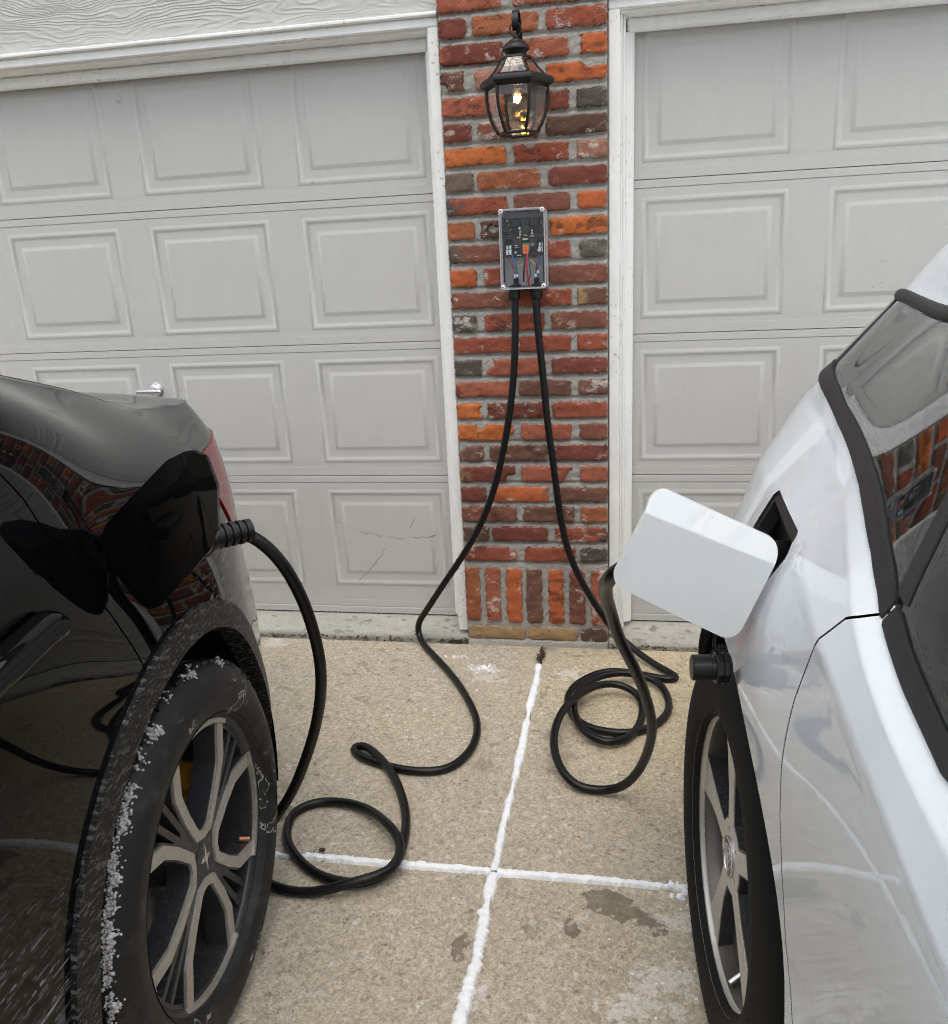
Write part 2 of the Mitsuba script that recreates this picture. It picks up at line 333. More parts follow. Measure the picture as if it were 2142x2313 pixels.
def dark_alloy(p, n, uv):
    return mix((0.022, 0.022, 0.024), (0.20, 0.19, 0.18), smoothstep(0.62, 0.9, noise(p.x * 500, p.y * 500, p.z * 500)) * fbm(p.x * 30, p.y * 30, p.z * 30) * 0.5)
scene['dark_alloy'] = {'type': 'twosided', 'b': {'type': 'principled', 'base_color': proc(dark_alloy), 'roughness': 0.4, 'specular': 0.5}}
scene['brown_alloy'] = rough((0.10, 0.088, 0.08), roughness=0.3, metallic=0.3)

# ---------------------------------------------------------------- ground, driveway slabs, apron, snow
XJ, YJ = 0.2749, -1.172
def sheet(x0, x1, y0, y1, zf, nx=2, ny=2):
    X, Y = np.meshgrid(np.linspace(x0, x1, nx), np.linspace(y0, y1, ny))
    return tm(np.stack([X.ravel(), Y.ravel(), zf(X, Y).ravel()], 1), grid(nx, ny))
tag(obj('ground', sheet(-400, 400, -400, 400, lambda X, Y: -0.42 + 0 * X, 9, 9), 'lawn'), kind='structure')
tag(obj('road', sheet(-400, 400, -19, -11.2, lambda X, Y: -0.405 + 0 * X, 9, 3), 'asphalt'), kind='structure')
tag(obj('driveway', trimesh.creation.box(bounds=[[-3.4, -11.1, -0.6], [3.9, 0.0, -0.30]]), 'apron_concrete'), kind='structure')
scene['driveway']['to_world'] = T().translate([0, 0, 0])
def slab(x0, x1, y0, y1):
    """One cast slab with arrised edges, its top falling away from the house."""
    e, d = 0.008, 0.012
    xs, ys = [x0, x0 + d, x1 - d, x1], [y0, y0 + d, y1 - d, y1]
    V, F = [], []
    for j, y in enumerate(ys):
        for i, x in enumerate(xs):
            V.append((x, y, G * y - (e if i in (0, 3) or j in (0, 3) else 0)))
    F = [tuple(f) for f in grid(4, 4)]
    b = len(V)
    ring = [0, 1, 2, 3, 7, 11, 15, 14, 13, 12, 8, 4]
    V += [(V[r][0], V[r][1], -0.35) for r in ring]
    for k in range(12):
        a, c = ring[k], ring[(k + 1) % 12]
        F += [(c, a, b + k), (c, b + k, b + (k + 1) % 12)]
    return tm(V, F)
g = 0.007
for xa, xb in ((-3.4, XJ - g), (XJ + g, 3.9)):
    for ya, yb in ((YJ + g, -0.001), (-4.2, YJ - g), (-7.4, -4.2 - 2 * g), (-11.1, -7.4 - 2 * g)):
        obj('slab', slab(xa, xb, ya, yb), 'concrete', 'driveway')

# the garage floor's edge, a hand's breadth behind the driveway, with rubble in the gap
def apron(x0, x1):
    n = 60
    x = np.linspace(x0, x1, n)
    prof = [(0.022, -0.05), (0.021, -0.002), (0.026, 0.014), (0.036, 0.020), (0.16, 0.042), (0.6, 0.05)]
    V = []
    for y, z in prof:
        w = meshkit.fbm(np.stack([x * 14, 0 * x + y * 30, 0 * x + z * 50], 1), 3) - 0.5
        V.append(np.stack([x, y + w * (0.022 if z < 0.03 and z > -0.03 else 0), z + w * (0.008 if y < 0.04 else 0)], 1))
    return tm(np.vstack(V), grid(n, len(prof)))
tag(obj('garage_floor', apron(-2.45, 0.0), 'apron_concrete', smooth=50), kind='structure')
obj('apron_step', apron(0.506, 2.98), 'apron_concrete', 'garage_floor', smooth=50)
def litter(x0, x1, n, ya=0.0, yb=0.022):
    out = []
    for _ in range(n):
        x, y = rng.uniform(x0, x1), rng.uniform(ya, yb)
        L, w = rng.uniform(0.004, 0.02), rng.uniform(0.001, 0.004)
        b = trimesh.creation.box((L, w, rng.uniform(0.001, 0.003)))
        b.apply_transform(trimesh.transformations.euler_matrix(*rng.uniform(-0.6, 0.6, 2), rng.uniform(0, 6.3)))
        b.apply_translation((x, y, rng.uniform(-0.004, 0.006))); out.append(b)
    return cat(out)
tag(obj('leaf_litter', cat([litter(-1.0, -0.02, 150), litter(-0.07, 0.0, 60, -0.005, 0.03), litter(0.51, 1.1, 90), litter(XJ - 0.012, XJ + 0.012, 40, -0.14, -0.01)]), 'litter'),
    'brown leaf crumbs and twigs packed in the crack under the garage floor edge', 'leaf litter', kind='stuff')

def snow_strip(ax, c, a0, a1, wfun, seed):
    n = int(abs(a1 - a0) / 0.003); m = 11
    t = np.linspace(a0, a1, n)
    nz = lambda k, f: meshkit.fbm(np.stack([t * f, 0 * t + k, 0 * t], 1), 3, seed) - 0.5
    mid = c + nz(1, 5) * 0.006
    wl, wr = wfun(t) * (0.52 + 0.55 * nz(9, 7) + 0.3 * nz(2, 45) + 0.45 * nz(6, 190)), wfun(t) * (0.52 + 0.55 * nz(10, 7) + 0.3 * nz(3, 45) + 0.45 * nz(7, 190))
    gap = np.clip((meshkit.fbm(np.stack([t * 9, 0 * t + 5, 0 * t], 1), 3, seed) - 0.16) * 8, 0.45, 1)
    V = []
    for k in range(m):
        q = -1 + 2 * k / (m - 1)
        off = mid + np.where(q < 0, wl, wr) * q * gap
        hgt = (1 - q * q) ** 0.6 * 0.0062 * gap * (0.6 + 0.8 * (nz(8, 22) + 0.5)) + (meshkit.fbm(np.stack([t * 150, off * 150, 0 * t + seed], 1), 2) - 0.5) * 0.0055 * (1 - q * q)
        P = np.stack([off, t, 0 * t], 1) if ax == 'y' else np.stack([t, off, 0 * t], 1)
        P[:, 2] = G * P[:, 1] + hgt - 0.0015 - 0.006 * (abs(q) > 0.98)
        V.append(P)
    M = tm(np.vstack(V), grid(n, m))
    return M if ax == 'x' else tm(M.vertices, M.faces[:, ::-1])
sn = [snow_strip('y', XJ, -0.15, -1.176, lambda t: 0.021 - 0.006 * np.clip((-t - 0.8) / 0.4, 0, 1) , 1), snow_strip('y', XJ, -1.180, -4.1, lambda t: 0.028 + 0 * t, 2),
      snow_strip('x', YJ, -1.6, XJ - 0.008, lambda t: 0.020 + 0 * t, 3), snow_strip('x', YJ, XJ + 0.008, 1.9, lambda t: 0.021 + 0 * t, 4)]
def crumbs(n, cx, cy, sx, sy, r0, r1):
    out = []
    for _ in range(n):
        s = trimesh.creation.icosphere(1, rng.uniform(r0, r1)); x, y = cx + rng.normal() * sx, cy + rng.normal() * sy
        s.vertices *= rng.uniform(0.6, 1.3, 3); s.apply_translation((x, y, G * y)); out.append(s)
    return cat(out)
sn += [crumbs(26, 0.085, -0.19, 0.03, 0.012, 0.002, 0.007), crumbs(22, 0.70, -1.20, 0.03, 0.03, 0.003, 0.009), crumbs(14, -0.03, -0.115, 0.03, 0.01, 0.001, 0.004), crumbs(40, 0.3, -0.7, 0.3, 0.5, 0.001, 0.003), crumbs(24, 0.66, -1.43, 0.05, 0.05, 0.001, 0.003)]
tag(obj('snow', cat(sn), 'snow_white', smooth=60), 'white snow left in the cross-shaped joints between the driveway slabs', 'snow', kind='stuff')
lf = trimesh.creation.box((0.014, 0.010, 0.004)); lf.apply_translation((-0.145, YJ + 0.012, -0.012))
tag(obj('dead_leaf', lf, 'litter'), 'scrap of brown leaf on the snow line near the black car tyre', 'leaf')

# ---------------------------------------------------------------- house wall, brick pillar, doors
house = thing('house', 'house front with grey wood-grain siding and white trim round two garage doors', 'house')
obj('siding', bx(-2.95, -0.026, 0.045, 0.12, 2.06, 3.3), 'siding_paint', house)
obj('siding', bx(0.506, 3.4, 0.045, 0.12, 2.06, 3.3), 'siding_paint', house)
obj('siding', bx(-6.0, -2.552, 0.045, 0.12, -0.2, 3.3), 'siding_paint', house)
obj('siding', bx(3.085, 6.5, 0.045, 0.12, -0.2, 3.3), 'siding_paint', house)
obj('corner_strip', bx(-0.025, -0.002, 0.036, 0.12, 2.06, 3.3), 'siding_paint', house)
obj('roof', extr(Polygon([(-6.05, 3.302), (6.55, 3.302), (6.55, 3.42), (-6.05, 3.42)]), 0.03, 6.0), 'window_trim', house)
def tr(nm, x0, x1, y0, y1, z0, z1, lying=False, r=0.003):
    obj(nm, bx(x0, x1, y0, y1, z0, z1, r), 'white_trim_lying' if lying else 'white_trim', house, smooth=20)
for xa, xb in ((-2.55, -0.003), (0.507, 3.08)):
    tr('header_cap', xa, xb, 0.014, 0.12, 2.048, 2.060, True)
    tr('header_board', xa, xb, 0.029, 0.046, 2.021, 2.0475, True)
    tr('header_soffit', xa + 0.03, xb - 0.03, 0.047, 0.20, 2.013, 2.046, True)
    tr('header_stop', xa + 0.055, xb - 0.052, 0.105, 0.128, 1.974, 2.012, True, 0.006)
# left door's frame (by the pillar and far left), right door's frame
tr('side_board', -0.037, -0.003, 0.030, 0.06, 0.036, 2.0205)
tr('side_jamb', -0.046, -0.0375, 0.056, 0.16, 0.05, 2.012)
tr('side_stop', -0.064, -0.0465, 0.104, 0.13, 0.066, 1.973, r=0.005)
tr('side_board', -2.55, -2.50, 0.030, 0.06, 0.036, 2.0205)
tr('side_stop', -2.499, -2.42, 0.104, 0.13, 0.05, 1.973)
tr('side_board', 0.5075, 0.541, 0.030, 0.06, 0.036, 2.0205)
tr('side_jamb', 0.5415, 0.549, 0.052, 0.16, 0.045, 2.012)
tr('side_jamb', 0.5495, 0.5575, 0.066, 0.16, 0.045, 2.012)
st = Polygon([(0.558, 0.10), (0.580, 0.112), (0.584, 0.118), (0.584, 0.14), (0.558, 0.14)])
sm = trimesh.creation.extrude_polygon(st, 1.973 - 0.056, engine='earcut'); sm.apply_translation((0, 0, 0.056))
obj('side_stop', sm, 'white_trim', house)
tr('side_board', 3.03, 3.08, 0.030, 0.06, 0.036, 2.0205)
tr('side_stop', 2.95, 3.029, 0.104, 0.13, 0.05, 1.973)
nh = cat([lathe([(0, -0.001), (0.003, -0.001), (0.0026, 0.0)], 8, 'y', (x, 0.03, z)) for x, z in ((0.523, 1.74), (0.525, 1.62), (0.519, 1.0), (-0.02, 1.2), (-0.018, 0.7))] + [lathe([(0, -0.001), (0.0025, -0.001), (0.002, 0)], 8, 'y', (0.5535, 0.0655, z)) for z in (1.745, 1.72)])
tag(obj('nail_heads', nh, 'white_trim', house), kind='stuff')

# brick pillar
pillar = thing('brick_pillar', 'pillar of reclaimed red and orange bricks between the two garage doors', 'brick pillar')
def mortar_face():
    nx, nz = 120, 520
    X, Z = np.meshgrid(np.linspace(0.003, 0.5045, nx), np.linspace(0.0, 2.2, nz))
    P = np.stack([X.ravel(), 0 * X.ravel(), Z.ravel()], 1)
    Y = 0.0100 + (meshkit.fbm(P * 55, 4) - 0.5) * 0.009 + (meshkit.noise(P * 330) - 0.5) * 0.0022
    # tooled bed joints: a furrow under each course
    zc = np.array([2.0320 - 0.0722 * k - 0.0600 for k in range(-3, 24)])
    dz = np.abs(Z.ravel()[:, None] - zc).min(1)
    Y += 0.0080 * np.exp(-(dz / 0.0042) ** 2)
    return tm(np.stack([P[:, 0], Y, P[:, 2]], 1), grid(nx, nz))
obj('mortar', mortar_face(), 'mortar', pillar, smooth=True)
obj('core', bx(0.006, 0.5048, 0.024, 0.2, -0.05, 3.3), 'mortar', pillar)
nfoot = 40
fx = np.linspace(0.004, 0.503, nfoot)
wv = (meshkit.fbm(np.stack([fx * 30, 0 * fx, 0 * fx], 1), 3) - 0.5)
foot = tm(np.vstack([np.stack([fx, -0.004 + wv * 0.006, 0 * fx - 0.02], 1), np.stack([fx, -0.004 + wv * 0.006, 0 * fx + 0.010 + wv * 0.008], 1), np.stack([fx, 0.004 + 0 * fx, 0.018 + wv * 0.010], 1), np.stack([fx, 0.02 + 0 * fx, 0.03 + 0 * fx], 1)]), grid(nfoot, 4))
obj('mortar_footing', foot, 'mortar', pillar, smooth=True)
TONE = {k: lin(*v) for k, v in dict(O=(186, 92, 54), Y=(192, 100, 52), OB=(160, 90, 64), S=(164, 88, 70), R=(150, 76, 60), M=(122, 66, 58), B=(128, 82, 66), P=(162, 108, 94), G=(90, 81, 74), GG=(102, 100, 88), DB=(108, 70, 58), K=(112, 97, 83), T=(160, 124, 92), H=(114, 80, 66), D=(96, 73, 61)).items()}
TONE = {k: tuple(np.array(v) * ((0.95, 0.95, 0.98) if k in ('G', 'GG', 'K', 'D', 'H', 'DB', 'B') else (0.90, 1.0, 0.92)) + 0.08 * (np.dot(v, (.3, .6, .1)) - np.array(v))) for k, v in TONE.items()}
def brick(x0, x1, z0, z1, tone, lm=0.15, tone2=None, split=0.3, chip=None, depth=0.085, soft=0.5, nx=None):
    """A worn brick: uneven outline, rounded arrises, lumpy face."""
    sd = float(rng.uniform(0, 100)); seed = int(rng.integers(1e6))
    w, h = x1 - x0, z1 - z0
    nx, nz = max(10, int(w / 0.0032)), max(10, int(h / 0.0032))
    a, b = np.meshgrid(np.linspace(0, 1, nx), np.linspace(0, 1, nz))
    X, Z = x0 + a * w, z0 + b * h
    E = np.stack([X.ravel(), 0 * X.ravel() + sd, Z.ravel()], 1)
    n1 = (meshkit.fbm(E * 60, 3, seed) - 0.5).reshape(X.shape); n2 = (meshkit.fbm(E * 60 + 31, 3, seed + 5) - 0.5).reshape(X.shape)
    # squeeze the outline inwards unevenly, round the corners
    cx, cz = (a - 0.5) * 2, (b - 0.5) * 2
    rr = 0.010 * soft
    pull = np.clip(np.abs(cx) - (1 - 2 * rr / w), 0, 1) * np.clip(np.abs(cz) - (1 - 2 * rr / h), 0, 1) / ((2 * rr / w) * (2 * rr / h))
    X = X - cx * (0.001 + 0.020 * np.maximum(n1, -0.05) * np.abs(cx) ** 3) - np.sign(cx) * pull * rr * 0.32
    Z = Z - cz * (0.0006 + 0.014 * np.maximum(n2, -0.05) * np.abs(cz) ** 3) - np.sign(cz) * pull * rr * 0.32
    ex, ez = np.minimum(a, 1 - a) * w, np.minimum(b, 1 - b) * h
    de = np.minimum(ex, ez)
    Y = 0.0045 * np.exp(-(de / (0.0028 + 0.004 * soft * (n1 + 0.6)))) + n1 * 0.0035 + (meshkit.fbm(E * 240, 2, seed)).reshape(X.shape) * 0.0026 - 0.0022
    C = np.broadcast_to(np.array(tone), X.shape + (3,)).copy()
    mott = (meshkit.fbm(E * np.array([22, 1, 40]), 4, seed + 9)).reshape(X.shape)[..., None]
    C = C * (0.55 + 0.9 * mott)
    fine = meshkit.noise(E * 280, seed + 2).reshape(X.shape)[..., None]
    C = C * (0.80 + 0.4 * fine)
    # pointing smeared over the arrises
    n3 = (meshkit.fbm(E * 130 + 7, 3, seed + 3)).reshape(X.shape)
    sm_ = np.clip((n3 - 0.40 - de / 0.010) * 5, 0, 1)[..., None] * 0.8
    C = C * (1 - sm_) + np.array((0.42, 0.38, 0.34)) * sm_
    if tone2 is not None:
        q = np.clip((split - a + n1 * 0.8) * 5 + 0.5, 0, 1)[..., None] if split > 0 else np.clip((a + split + n1 * 0.8) * 5 + 0.5, 0, 1)[..., None]
        C = C * (1 - q) + np.array(tone2) * q * (0.7 + 0.6 * mott)
    if chip is not None:      # spalled corner filled with pointing mortar
        for (ca, cb, ra, rb) in chip:
            q = ((a - ca) / ra) ** 2 + ((b - cb) / rb) ** 2 + n2 * 1.6
            Y = np.where(q < 1, Y + 0.012 * np.clip((1 - q) * 3, 0, 1), Y)
    V = np.stack([X.ravel(), Y.ravel(), Z.ravel()], 1)
    F = grid(nx, nz)
    idx = np.arange(nx * nz).reshape(nz, nx)
    ring = np.r_[idx[0, :], idx[1:, -1], idx[-1, -2::-1], idx[-2:0:-1, 0]]
    back = V[ring].copy(); back[:, 1] = depth
    k = len(V)
    n = len(ring)
    F2 = [(ring[(i + 1) % n], ring[i], k + i) for i in range(n)] + [(ring[(i + 1) % n], k + i, k + (i + 1) % n) for i in range(n)]
    V = np.vstack([V, back])
    col = np.vstack([C.reshape(-1, 3), C.reshape(-1, 3)[ring]])
    uv = np.tile([lm, (sd * 0.137) % 1.0], (len(V), 1))
    obj('brick', tm(V, np.vstack([F, np.array(F2)])), 'brick', pillar, smooth=True, uv=uv, color=np.clip(col, 0.004, 1))
ROWS = [  # tone, lime, options, left to right, from the top course down
 [('S', .2), ('S', .25)], [('M', .15), ('OB', .1), ('R', .35)], [('S', .55, dict(tone2='M', split=.0)), ('S', .8), ('O', .1, dict(chip=[(0, .5, .22, .9)]))],
 [('H', .5, dict(chip=[(1, .5, .2, .8), (0, .1, .25, .35)])), ('P', .2), ('O', .3, dict(chip=[(.85, 1, .3, .35)]))], [('S', .15), ('M', .25), ('G', .35)],
 [('M', .65), ('B', .7), ('D', .25)], [('Y', .1), ('R', .2, dict(chip=[(.3, 1, .12, .3)])), ('P', .75)], [('K', .15), ('OB', .35), ('M', .15)],
 [('R', .3, dict(tone2='G', split=.16)), ('P', .15, dict(tone2='B', split=.0)), ('O', .2)], [('OB', .15), ('D', .4, dict(chip=[(.2, .5, .1, .3)])), ('Y', .2)],
 [('B', .3, dict(tone2='G', split=.15)), ('R', .35), ('GG', .45)], [('O', .3), ('R', .65), ('B', .2)], [('B', .3), ('R', .2), ('H', .35, dict(tone2='T', split=.25))],
 [('G', .85), ('R', .2), ('B', .3)], [('R', .25), ('R', .2), ('R', .45)], [('G', .35), ('S', .25, dict(chip=[(0, .8, .15, .5)])), ('M', .4)],
 [('S', .2), ('H', .35), ('H', .65)], [('Y', .15, dict(chip=[(1, .7, .2, .6)])), ('M', .55), ('R', .35)], [('Y', .2, dict(chip=[(.42, 1, .1, .35), (1, .1, .15, .4)])), ('S', .25), ('B', .15)],
 [('H', .3, dict(chip=[(.1, 1, .25, .4)])), ('H', .35), ('M', .2)], [('M', .25, dict(tone2='T', split=.12, chip=[(1, .0, .18, .7)])), ('S', .3, dict(chip=[(1, .2, .2, .6)])), ('S', .3)],
 [('M', .3), ('O', .45), ('H', .15)], [('B', .25), ('H', .2), ('OB', .25)], [('D', .45), ('M', .15), ('R', .6, dict(tone2='D', split=-.85))], [('R', .35, dict(chip=[(1, .9, .2, .5)])), ('R', .15), ('G', .3)]]
for k, row in enumerate(ROWS):
    zt = 2.0320 - 0.0722 * (k - 1) + rng.normal() * 0.0012; zb = zt - 0.0555 + rng.normal() * 0.0012
    ed = [(0.0, 0.197), (0.215, 0.391), (0.410, 0.5055)] if k % 2 == 0 else [(0.0, 0.090), (0.107, 0.304), (0.322, 0.5055)]
    if k == 0:
        ed = [(0.0, 0.197), (0.225, 0.5055)]
    for (xa, xb), spec in zip(ed, row):
        o = dict(spec[2]) if len(spec) > 2 else {}
        if 'tone2' in o:
            o['tone2'] = TONE[o['tone2']]
        brick(xa + rng.normal() * 0.0025 * (xa > 0), xb + rng.normal() * 0.0025 * (xb < 0.5), zb, zt, TONE[spec[0]], spec[1], soft=rng.uniform(0.5, 1.3), **o)
for zt in (2.1764,):       # the course just above the frame
    for xa, xb, t in ((0.0, 0.09, 'R'), (0.107, 0.304, 'OB'), (0.322, 0.503, 'M')):
        brick(xa, xb, zt - 0.0555, zt, TONE[t], .2)
for (xa, xb), t, l in zip([(0.0, 0.054), (0.072, 0.128), (0.146, 0.205), (0.218, 0.277), (0.296, 0.352), (0.369, 0.428), (0.444, 0.5055)], ['OB', 'S', 'O', 'H', 'O', 'B', 'S'], [.3, .6, .2, .25, .25, .4, .7]):
    brick(xa, xb, 0.0855 - 0.006 * xa / 0.5, 0.2935 - 0.008 * xa / 0.5, TONE[t], l, soft=1.2)
for (xa, xb), t, l in zip([(0.003, 0.214), (0.220, 0.400), (0.408, 0.504)], ['T', 'T', 'D'], [.15, .1, .5]):
    brick(xa, xb, 0.017, 0.069, TONE[t], l, soft=1.5)

# garage doors of four sections with three or more raised panels each
S, J3 = 0.4828, 0.5892
PW, PITCH = 0.4486, 0.5718
def panel_mesh(x0, x1, z0, z1, y=0.15):
    prof = [(0, 0), (0.003, -0.0018), (0.0075, -0.0034), (0.011, -0.0037), (0.0145, -0.0029), (0.019, 0.0004), (0.0225, 0.0018), (0.0255, 0.0022), (0.046, 0.0022), (0.0475, 0.0018), (0.060, -0.0036), (0.0612, -0.0038)]
    V, F = [], []
    for t, d in prof:
        V += [(x0 + t, y + d, z0 + t), (x1 - t, y + d, z0 + t), (x1 - t, y + d, z1 - t), (x0 + t, y + d, z1 - t)]
    for k in range(len(prof) - 1):
        for j in range(4):
            a, b = k * 4 + j, k * 4 + (j + 1) % 4
            F += [(a, b, b + 4), (a, b + 4, a + 4)]
    k = (len(prof) - 1) * 4
    F += [(k, k + 1, k + 2), (k, k + 2, k + 3)]
    return tm(V, F)
def strip(prof, x0, x1):      # (z, y) profile swept along x, ascending z
    V = [(x, y, z) for z, y in prof for x in (x0, x1)]
    F = []
    for k in range(len(prof) - 1):
        F += [(2 * k, 2 * k + 1, 2 * k + 3), (2 * k, 2 * k + 3, 2 * k + 2)]
    return tm(V, F)
def garage_door(label, lefts, x0, x1, zb, special=None):
    d = thing('garage_door', label, 'garage door', 'pair of garage doors')
    y = 0.15
    for r in range(4):                       # row 0 is the lowest
        z0 = 0.046 if r == 0 else zb + S * r + 0.0022
        z1 = zb + S * (r + 1)
        pz0, pz1 = zb + S * r + 0.0517, zb + S * (r + 1) - 0.0515
        top = [(pz1, y), (z1 - 0.0262, y), (z1 - 0.0254, y + 0.004), (z1 - 0.0240, y + 0.004), (z1 - 0.0232, y - 0.0005), (z1 - 0.001, y - 0.0005), (z1, y + 0.0005), (z1, y + 0.03)]
        bot = [(z0, y + 0.03), (z0, y + 0.001), (z0 + 0.001, y), (z0 + 0.030, y), (z0 + 0.0305, y + 0.0006), (pz0, y + 0.0006), (pz0, y)]
        if r == 0:
            bot = [(z0, y + 0.03), (z0, y - 0.004), (z0 + 0.022, y - 0.004), (z0 + 0.023, y + 0.002), (z0 + 0.026, y + 0.002), (z0 + 0.027, y), (z0 + 0.05, y), (z0 + 0.0505, y + 0.0006), (pz0, y + 0.0006), (pz0, y)]
        parts = [strip(bot, x0, x1), strip(top, x0, x1)]
        xs = [x0] + [v for L in lefts for v in (L, L + PW)] + [x1]
        for a, b in zip(xs[0::2], xs[1::2]):
            parts.append(tm([(a, y, pz0), (b, y, pz0), (b, y, pz1), (a, y, pz1)], [(0, 1, 2), (0, 2, 3)]))
        sec = obj('section', cat(parts), 'door_paint', d)
        for i, L in enumerate(lefts):
            pk = obj('panel', panel_mesh(L, L + PW, pz0, pz1), 'door_paint_cracked' if special == (r, i) else 'door_paint', sec, smooth=25)
            if special == (r, i):
                tag(pk, 'raised panel with thin forked cracks, bottom row by the pillar')
    obj('bottom_seal', bx(x0, x1, y + 0.002, y + 0.03, 0.034, 0.0465, 0.003), 'seal_rubber', d)
    obj('backing', bx(x0, x1, y + 0.035, y + 0.06, 0.05, 2.05), 'dark_void', d)
    return d
dl = garage_door('grey raised-panel garage door behind the black car, with a chrome T handle', [-0.5385 - PITCH * k for k in range(4)][::-1], -2.41, -0.045, J3 - S, (0, 3))
dr_ = garage_door('grey raised-panel garage door behind the white car, right of the pillar', [0.609 + 0.5705 * k for k in range(4)], 0.556, 2.95, 0.5911 - S)
h = obj('handle', cat([lathe([(0, -0.036), (0.010, -0.034), (0.012, -0.028), (0.012, -0.012), (0.026, -0.006), (0.028, 0.0), (0, 0)], 24, 'y', (-1.172, 0.15, 0.924)), bx(-1.24, -1.138, 0.108, 0.122, 0.911, 0.929, 0.005), bx(-1.181, -1.163, 0.142, 0.149, 0.895, 0.952, 0.004)]), 'chrome', dl, smooth=40)
tag(h, 'small chrome T handle of the garage door')
for z in (1.977, 1.919):
    obj('bolt', lathe([(0, -0.005), (0.006, -0.0045), (0.009, -0.002), (0.0095, 0.0), (0, 0)], 20, 'y', (-1.160, 0.15, z)), 'door_paint', dl, smooth=40)

# ---------------------------------------------------------------- wall lantern
LX, LY = 0.256, -0.165
lamp = thing('wall_lantern', 'lit black six-sided wall lantern with clear glass sides hanging on the brick pillar', 'wall lantern')
HEXA = np.radians(60 * np.arange(6) - 1)
def hexring(r, z):
    return np.stack([LX + r * np.cos(HEXA), LY + r * np.sin(HEXA), 0 * HEXA + z], 1)
def hexloft(prof, name, mat, smooth=False, closed=False):
    V = np.vstack([hexring(r, z) for r, z in prof]); F = []
    n = len(prof)
    for k in range(n if closed else n - 1):
        k2 = (k + 1) % n
        for j in range(6):
            a, b, c, d = k * 6 + j, k * 6 + (j + 1) % 6, k2 * 6 + (j + 1) % 6, k2 * 6 + j
            F += [(a, b, c), (a, c, d)]
    return tm(V, F)
arcp = [(0.205, 0), (0.012, 0)]
th = np.linspace(0, 1, 40)
hookc = spline([(LX, -0.012, 1.800), (LX, -0.05, 1.85), (LX, -0.068, 1.92), (LX, -0.085, 1.972), (LX, -0.120, 1.998), (LX, -0.158, 1.990), (LX, -0.170, 1.965), (LX, -0.158, 1.948), (LX, -0.146, 1.954)], 0.004)
def band(path, w, t):
    P = np.asarray(path); tg = np.gradient(P, axis=0); tg /= np.linalg.norm(tg, axis=1)[:, None]
    nn = np.cross(tg, [1.0, 0, 0]); V, F = [], []
    for k in range(len(P)):
        for sx, sn in ((-1, -1), (1, -1), (1, 1), (-1, 1)):
            V.append(P[k] + np.array([sx * w / 2, 0, 0]) + nn[k] * sn * t / 2)
    for k in range(len(P) - 1):
        for j in range(4):
            a, b = k * 4 + j, k * 4 + (j + 1) % 4
            F += [(a, b, b + 4), (a, b + 4, a + 4)]
    e = (len(P) - 1) * 4
    F += [(0, 2, 1), (0, 3, 2), (e, e + 1, e + 2), (e, e + 2, e + 3)]
    return tm(V, F)
obj('hook', band(hookc, 0.017, 0.005), 'black_metal', lamp, smooth=30)
obj('back_plate', lathe([(0, -0.022), (0.03, -0.021), (0.052, -0.014), (0.060, -0.004), (0.060, 0.006), (0, 0.006)], 40, 'y', (LX + 0.01, 0.0, 1.80)), 'black_metal', lamp, smooth=40)
obj('ring', tube([(LX + 0.0155 * math.cos(a), LY + 0.003, 1.947 + 0.0175 * math.sin(a)) for a in np.linspace(0, 2 * np.pi, 33)], 0.0018, 8, cap=False), 'black_metal', lamp, smooth=True)
obj('cap', lathe([(0, 1.9335), (0.0075, 1.933), (0.0085, 1.929), (0.008, 1.921), (0.013, 1.9205), (0.018, 1.918), (0.019, 1.914), (0.028, 1.911), (0.036, 1.903), (0.0385, 1.8955), (0.038, 1.893), (0.034, 1.8915), (0.029, 1.884), (0.026, 1.876), (0.0265, 1.872), (0, 1.872)], 48, 'z', (LX, LY, 0)), 'black_metal', lamp, smooth=50)
roofp = [(0.042, 1.874), (0.050, 1.862), (0.0615, 1.845), (0.080, 1.8265)]
obj('crown_pane', hexloft(roofp, '', ''), 'lamp_glass', lamp)
obj('eave', hexloft([(0.075, 1.829), (0.086, 1.8255), (0.099, 1.8205), (0.1055, 1.814), (0.1065, 1.8075), (0.103, 1.8015), (0.092, 1.7965), (0.086, 1.7935), (0.078, 1.7935), (0.070, 1.82)], '', '', closed=True), 'black_metal', lamp)
bodyp = [(0.0885, 1.7945), (0.0885, 1.770), (0.085, 1.745), (0.078, 1.720), (0.068, 1.698), (0.057, 1.679)]
for j in range(6):
    V, F = [], []
    for r, z in bodyp:
        R = hexring(r - 0.002, z); V += [R[j], R[(j + 1) % 6]]
    for k in range(len(bodyp) - 1):
        F += [(2 * k, 2 * k + 1, 2 * k + 3), (2 * k, 2 * k + 3, 2 * k + 2)]
    obj('pane', tm(V, F), 'lamp_glass', lamp)
    obj('rib', tube([hexring(r, z)[j] for r, z in bodyp], 0.0046, 8), 'black_metal', lamp, smooth=True)
    obj('roof_rib', tube([hexring(r, z)[j] for r, z in roofp], 0.0030, 8), 'black_metal', lamp, smooth=True)
obj('base_rim', hexloft([(0.0595, 1.6805), (0.0605, 1.677), (0.0585, 1.6735), (0.053, 1.6735), (0.051, 1.677), (0.053, 1.6805)], '', '', closed=True), 'black_metal', lamp)
obj('top_rim', hexloft([(0.040, 1.8765), (0.044, 1.8765), (0.046, 1.871), (0.042, 1.870)], '', '', closed=True), 'black_metal', lamp)
obj('socket', lathe([(0, 1.825), (0.014, 1.825), (0.016, 1.80), (0.015, 1.793), (0, 1.793)], 24, 'z', (LX, LY, 0)), 'black_metal', lamp, smooth=40)
